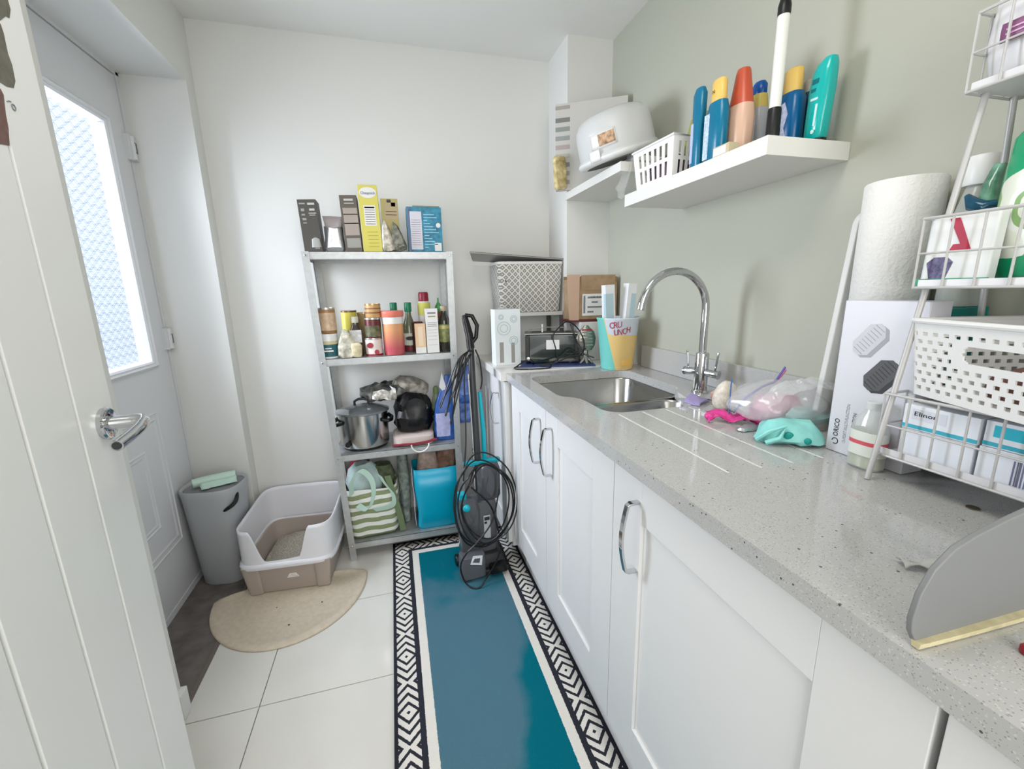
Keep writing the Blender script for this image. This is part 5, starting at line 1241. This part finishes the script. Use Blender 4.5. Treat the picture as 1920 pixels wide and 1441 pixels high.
out = [(-.010, .004), (-.017, .016), (-.019, .030), (-.015, .055), (-.004, .078), (.016, .096), (.040, .106), (.075, .116), (.13, .128), (.20, .132), (.27, .122), (.29, .09), (.29, .004)]
s = MB(); N_ = len(out)
def bend(x): return .010 * (x / .29) ** 2
s.rings([[(x, bend(max(x, 0)) - .003, z) for x, z in out], [(x, bend(max(x, 0)) + .003, z) for x, z in out]]); obj('pan', s, mm_('pan_grey_plastic', (124, 126, 127), .45), t, bevel=.0015)
s = MB(); s.sweep([(-.012 + .3 * i / 14, bend(.29 * i / 14) - .004, .004) for i in range(15)], [(-.0035, -.003), (.0025, -.004), (.0025, .004), (-.0035, .003)], (0, 0, 1)); obj('cream_lip', s, mm_('yellowed_rubber', (206, 196, 158), .6, var=12, vscale=90), t)
t = thing('bottle_top', 'small dark red cap on the worktop at the right edge', 'bottle top', (.528, .190, .9006))
s = MB(); s.lathe([(.006, 0), (.007, .001), (.007, .006), (.0055, .008)], 24); obj('moulded_cap', s, M_red, t)
t = thing('paper_scrap', 'crumpled clear film scrap beside the grey dustpan', 'scrap', (.585, .300, .9008), rot=(0, 0, -.5))
s = MB(); s.grid(lambda u, v: (-.03 + .06 * u, -.010 + .02 * v, .003 + .006 * sin(pi * u * 2 + v * 3)), 12, 5).wob(.002, 60, 2); s.v = [(a, b, max(c_, .0008)) for a, b, c_ in s.v]; obj('film', s, mat('scrap_film', (206, 206, 200), .15, alpha=.6), t, solid=.0006)

# ================================================================ WALL SHELVES AND WHAT STANDS ON THEM
M_shelf = mat('shelf_white_laminate', (224, 223, 218), .4)
s = MB(); s.box(.806, 1.0395, .826, 1.424, 1.507, 1.546)
tag(obj('floating_shelf', s, M_shelf, bevel=.0008), 'nearer thick white floating shelf holding the toiletries', 'shelf')
s = MB(); s.box(.812, 1.0395, 1.470, 1.979, 1.636, 1.668)
tag(obj('floating_shelf', s, M_shelf, bevel=.0008), 'farther white floating shelf in the corner under the cake carrier', 'shelf')
zz = 1.5465
def bottle(label, x, y, prof, m_, capprof, mc, z=zz, p=.8, rot=None, cat='bottle', name='lotion_bottle', group=None, seg=28, dec=None):
    t_ = thing(name, label, cat, (x, y, z), rot=rot, group=group)
    s_ = MB(); s_.srings(prof, seg, p); obj('bottle_body', s_, m_, t_, ang=50)
    if capprof: s_ = MB(); s_.srings(capprof, seg, .9); obj('cap', s_, mc, t_, ang=50)
    return t_
M_bb = mm_('sea_blue_plastic', (0, 108, 142), .25); M_yc = mm_('butter_yellow_cap', (222, 186, 98), .4)
t = bottle('flat blue bottle next to the slotted white basket', .846, 1.108, [(.010, .018, 0), (.012, .021, .004), (.011, .017, .08), (.013, .020, .14), (.013, .021, .19), (.009, .014, .205)], M_bb, None, None)
s = MB(); s.box(-.0125, -.010, .006, .016, .02, .12); obj('lilac_side', s, mm_('pale_lilac_print', (176, 186, 216), .3), t)
t = bottle('blue sun lotion bottle with yellow cap, second from the basket', .848, 1.038, [(.016, .029, 0), (.018, .032, .005), (.018, .032, .125), (.015, .026, .145)], M_bb, [(.013, .022, .143), (.014, .023, .148), (.013, .022, .190), (.010, .018, .197)], M_yc)
s = MB(); s.box(-.0190, -.0165, .008, .026, .012, .120); obj('side_print', s, mm_('white_blue_print', (180, 200, 220), .4, var=30, vscale=160), t)
text('N', .012, mm_('cap_brown', (120, 84, 40)), t, LEFT(-.0145, .004, .168))
t = bottle('peach bottle with tall tapered orange-red cap', .893, 1.010, [(.022, .030, 0), (.025, .034, .006), (.026, .036, .10), (.023, .033, .128)], mm_('peach_lotion_plastic', (206, 170, 146), .3), [(.023, .033, .127), (.022, .031, .135), (.015, .018, .205), (.013, .015, .212)], mm_('orange_red_plastic', (182, 78, 52), .3))
t = bottle('grey bottle with royal blue cap and yellow collar', .965, 1.030, [(.020, .026, 0), (.022, .028, .005), (.022, .027, .125), (.020, .024, .135)], mm_('grey_lotion_plastic', (168, 172, 176), .3), [(.013, .017, .165), (.0145, .019, .168), (.0145, .019, .190), (.010, .014, .198)], mm_('royal_blue_cap', (0, 76, 150), .3))
s = MB(); s.srings([(.0205, .0245, .134), (.016, .020, .167)], 26, .85); obj('collar', s, mm_('mustard_collar', (196, 178, 92), .4), t)
s = MB(); s.box(-.0228, -.020, -.014, .012, .012, .118); obj('label', s, mm_('pale_grey_label', (200, 202, 204), .4, var=18, vscale=160), t)
# pole stand
t = thing('roll_holder', 'white pole on black round base with black rounded tip', 'roll holder', (.905, .915, zz))
s = MB(); s.lathe([(.052, 0), (.055, .003), (.054, .008), (.040, .013), (.020, .018), (.014, .022)], 44); obj('base', s, M_black, t)
s = MB(); s.lathe([(.0150, .018), (.0145, .085), (.0135, .090)], 26); obj('sleeve', s, M_black, t)
s = MB(); s.lathe([(.0125, .088), (.0128, .280)], 26); obj('pole', s, mm_('pole_white', (226, 226, 220), .3), t)
s = MB(); s.lathe([(.0132, .278), (.0136, .283), (.0136, .297), (.010, .313), (.004, .321)], 26); obj('tip', s, M_black, t)
t = bottle('blue lotion bottle with mustard cap right of the pole', .985, .947, [(.020, .030, 0), (.023, .033, .006), (.023, .033, .125), (.018, .026, .140)], mm_('mid_blue_plastic', (0, 88, 138), .25), [(.015, .022, .138), (.016, .023, .143), (.015, .022, .190), (.012, .018, .194)], M_yc)
s = MB(); s.prism([(.022, .03), (.026, .075), (.014, .112), (-.004, .118), (-.014, .090), (-.006, .060), (-.016, .034), (.0, .022)], -.0245, -.020, 'yz'); obj('white_print', s, mm_('lilac_white_print', (190, 196, 222), .4, var=20, vscale=120), t)
t = bottle('short dark green bottle with grey cap next to the teal shampoo', 1.0225, .935, [(.014, .018, 0), (.016, .020, .005), (.016, .020, .128), (.012, .014, .140)], mm_('bottle_dark_teal', (14, 74, 82), .25), [(.011, .013, .139), (.011, .013, .165), (.009, .010, .168)], mm_('grey_cap', (170, 172, 164), .4))
t = thing('shampoo_bottle', 'large teal shampoo bottle leaning at the right end', 'bottle', (.985, .872, zz), rot=(rad(3), rad(0), 0))
s = MB(); s.srings([(.016, .024, 0), (.017, .025, .004), (.016, .024, .014)], 26, .7); obj('cap', s, M_black, t)
s = MB(); s.srings([(.015, .020, .014), (.018, .024, .020), (.019, .025, .06), (.019, .026, .12), (.018, .025, .150), (.016, .020, .166, 0, -.004), (.011, .010, .178, 0, -.011)], 34, .7); obj('bottle_body', s, mm_('bright_teal_plastic', (0, 172, 166), .22, coat=.4), t, ang=50)
s = MB(); s.box(-.0192, -.017, -.004, .012, .128, .138); s.box(-.0192, -.017, .000, .012, .112, .119); obj('dark_print', s, mm_('dark_teal_print', (0, 104, 110), .3), t)
s = MB(); s.box(-.0194, -.017, -.010, -.005, .040, .085); s.box(-.0194, -.017, -.008, .010, .094, .099); obj('pale_print', s, mm_('shampoo_pale_print', (196, 226, 222), .3), t)
s = MB(); s.lathe([(.0, 0), (.0045, 0), (.0045, .001), (0, .001)], 14, cap=False); s.v = [(-.0190 - c_, a - .007, b + .028) for a, b, c_ in s.v]; obj('round_mark', s, mm_('shampoo_pale_print', (196, 226, 222), .3), t)
t = carton('soap_carton', 'small cream carton lying at the shelf front before the peach bottle',   .812, .842, .948, 1.003, zz, .024, mm_('cream_soap_card', (196, 184, 152)), [])
s = MB(); s.box(-.0154, -.014, -.018, .024, .003, .021); obj('white_label', s, W1, t)
# slotted basket
sbk = thing('slotted_basket', 'white slotted plastic basket on the near floating shelf', 'basket', (.898, 1.300, zz), rot=(0, 0, rad(4)))
def slotted(hx_, hy_, H_, fl):
    def fn(u, v):
        k = 1 - fl * (1 - v); d = u * 4; sd = int(min(d, 3.9999)); f = d - sd; x0, y0 = hx_ * k, hy_ * k; z = .003 + (H_ - .003) * v
        return [(-x0, y0 - 2 * y0 * f, z), (-x0 + 2 * x0 * f, -y0, z), (x0, -y0 + 2 * y0 * f, z), (x0 - 2 * x0 * f, y0, z)][sd]
    return fn
def sk_(i, j):
    q = i % 30
    return 3 <= q <= 26 and (q % 4) in (0, 1) and q >= 4 and (3 <= j <= 9 or 12 <= j <= 18)
s = MB(); s.grid(slotted(.074, .100, .122, .14), 120, 22, skip=sk_, wrap=True); obj('slotted_wall', s, M_white, sbk, solid=.0024, flat=True)
s = MB(); s.box(-.062, .062, -.085, .085, 0, .003); obj('base', s, M_white, sbk)
s = MB(); s.tube([(-.076, .102, .122), (-.076, -.102, .122), (.076, -.102, .122), (.076, .102, .122)], .0036, 8, closed=True); obj('rim', s, M_white, sbk)
t = thing('basket_contents', 'dark and magenta packets inside the slotted basket', 'packets', (.898, 1.30, zz + .0035))
s = MB(); s.srings([(.045, .065, .001), (.052, .075, .01), (.050, .070, .07), (.03, .05, .085)], 24, .5).wob(.005, 30, 3); s.v = [(a, b, max(c_, .0006)) for a, b, c_ in s.v]; obj('packet', s, mm_('dark_magenta_mix', (70, 40, 60), .5, var=40, vscale=30), t)
t = thing('green_packet', 'olive green flat packet standing up in the slotted basket', 'packet', (.945, 1.262, zz + .060), rot=(rad(8), rad(10), rad(-14)))
s = MB(); s.box(-.012, .012, -.072, .072, .025, .140); obj('packet', s, mm_('olive_green_card', (126, 128, 84), .45, var=12, vscale=30), t, bevel=.003)
s = MB(); s.box(-.0126, -.010, .02, .072, .06, .139); obj('lime_corner', s, mm_('lime_print', (160, 160, 78), .45), t)
t = thing('film_wrap', 'crumpled clear film hanging between the two floating shelves', 'film', (.832, 1.455, 1.585))
s = MB(); s.grid(lambda u, v: (-.02 + .06 * v, -.035 + .075 * u + .04 * v, -.005 + .13 * v - .04 * sin(pi * u) * (1 - v)), 16, 20).wob(.008, 30, 6); obj('film', s, mat('hanging_clear_film', (226, 228, 226), .1, alpha=.26, coat=.6, spec=1), t, ang=70)
t = thing('dark_packet', 'dark brown packet just behind the slotted basket corner', 'packet', (.990, 1.408, zz - .0))
s = MB(); s.box(-.035, .035, -.010, .010, 0, .05); obj('packet', s, mm_('dark_brown_card', (72, 64, 50), .5), t, bevel=.002)
# cake carrier
zc = 1.6685
ck = thing('cake_carrier', 'translucent white domed cake carrier with picture label', 'cake carrier', (.884, 1.620, zc + .056), rot=(rad(2), rad(-17), 0))
s = MB(); s.lathe([(.122, -.010), (.146, -.006), (.153, .004), (.153, .010), (.146, .012), (.134, .004), (0, .002)], 48, cap=False); obj('tray', s, mm_('carrier_white', (228, 228, 226), .3), ck, ang=50)
s = MB(); s.lathe([(.149, .010), (.149, .018), (.143, .022), (.141, .090), (.135, .122), (.118, .146), (.085, .158), (.045, .162), (0, .163)], 48, cap=False); obj('dome', s, mat('frosted_dome_plastic', (216, 218, 216), .3, alpha=.80), ck, ang=60)
def dome_patch(nm, a0, a1, z0, z1, m_, par, r=.1435, n=10):
    s_ = MB(); s_.grid(lambda u, v: ((r - .002 * v) * cos(rad(a0 + (a1 - a0) * u)), (r - .002 * v) * sin(rad(a0 + (a1 - a0) * u)), z0 + (z1 - z0) * v), n, 3); return obj(nm, s_, m_, par, solid=.0008)
lb = dome_patch('label', 203, 242, .036, .088, W1, ck)
dome_patch('cake_picture', 216, 240, .044, .082, mm_('cake_picture_print', (176, 142, 108), .5, var=46, vscale=70), lb, r=.1446)
dome_patch('clip', 200, 216, .0, .036, mm_('carrier_white', (228, 228, 226), .3), ck, r=.1545)
dome_patch('clip', 20, 34, .0, .036, mm_('carrier_white', (228, 228, 226), .3), ck, r=.1545)
# striped flat box at the back and biscuit packet
ang_ = math.atan2(1.752 - 1.946, 1.046 - .748)
t = thing('flat_carton', 'large pale flat carton with grey colour bars, standing in corner', 'box', (.752, 1.9455, zc), rot=(0, 0, math.atan2(1.790 - 1.9455, 1.020 - .752)))
s = MB(); s.box(0, .305, .0, .022, 0, .350); obj('carton', s, mm_('pale_grey_carton', (192, 190, 184), .6), t, bevel=.001)
for i, g in enumerate(((158, 150, 142), (120, 120, 118), (138, 142, 138), (146, 150, 146), (168, 156, 152), (176, 172, 160), (124, 126, 126), (146, 148, 146), (140, 144, 142))):
    z = .312 - .036 * i if i else .327
    s = MB(); s.box(-.0004, .063, -.0006, .001, z, z + (.018 if i else .014)); obj('colour_bar', s, mm_('bar_%d' % i, g), t)
t = thing('biscuit_packet', 'gold and cream biscuit packet at the corner shelf end', 'packet', (.768, 1.915, 1.5985), rot=(0, rad(-4), .25))
s = MB(); s.box(.030, .052, -.012, .012, .0675, .0700)
s = MB(); s.srings([(.026, .006, .070), (.031, .012, .080), (.031, .012, .190), (.026, .005, .205)], 24, .5).wob(.004, 34, 2); obj('packet', s, mm_('gold_packet_film', (188, 170, 118), .25, var=44, vscale=40), t, ang=25)
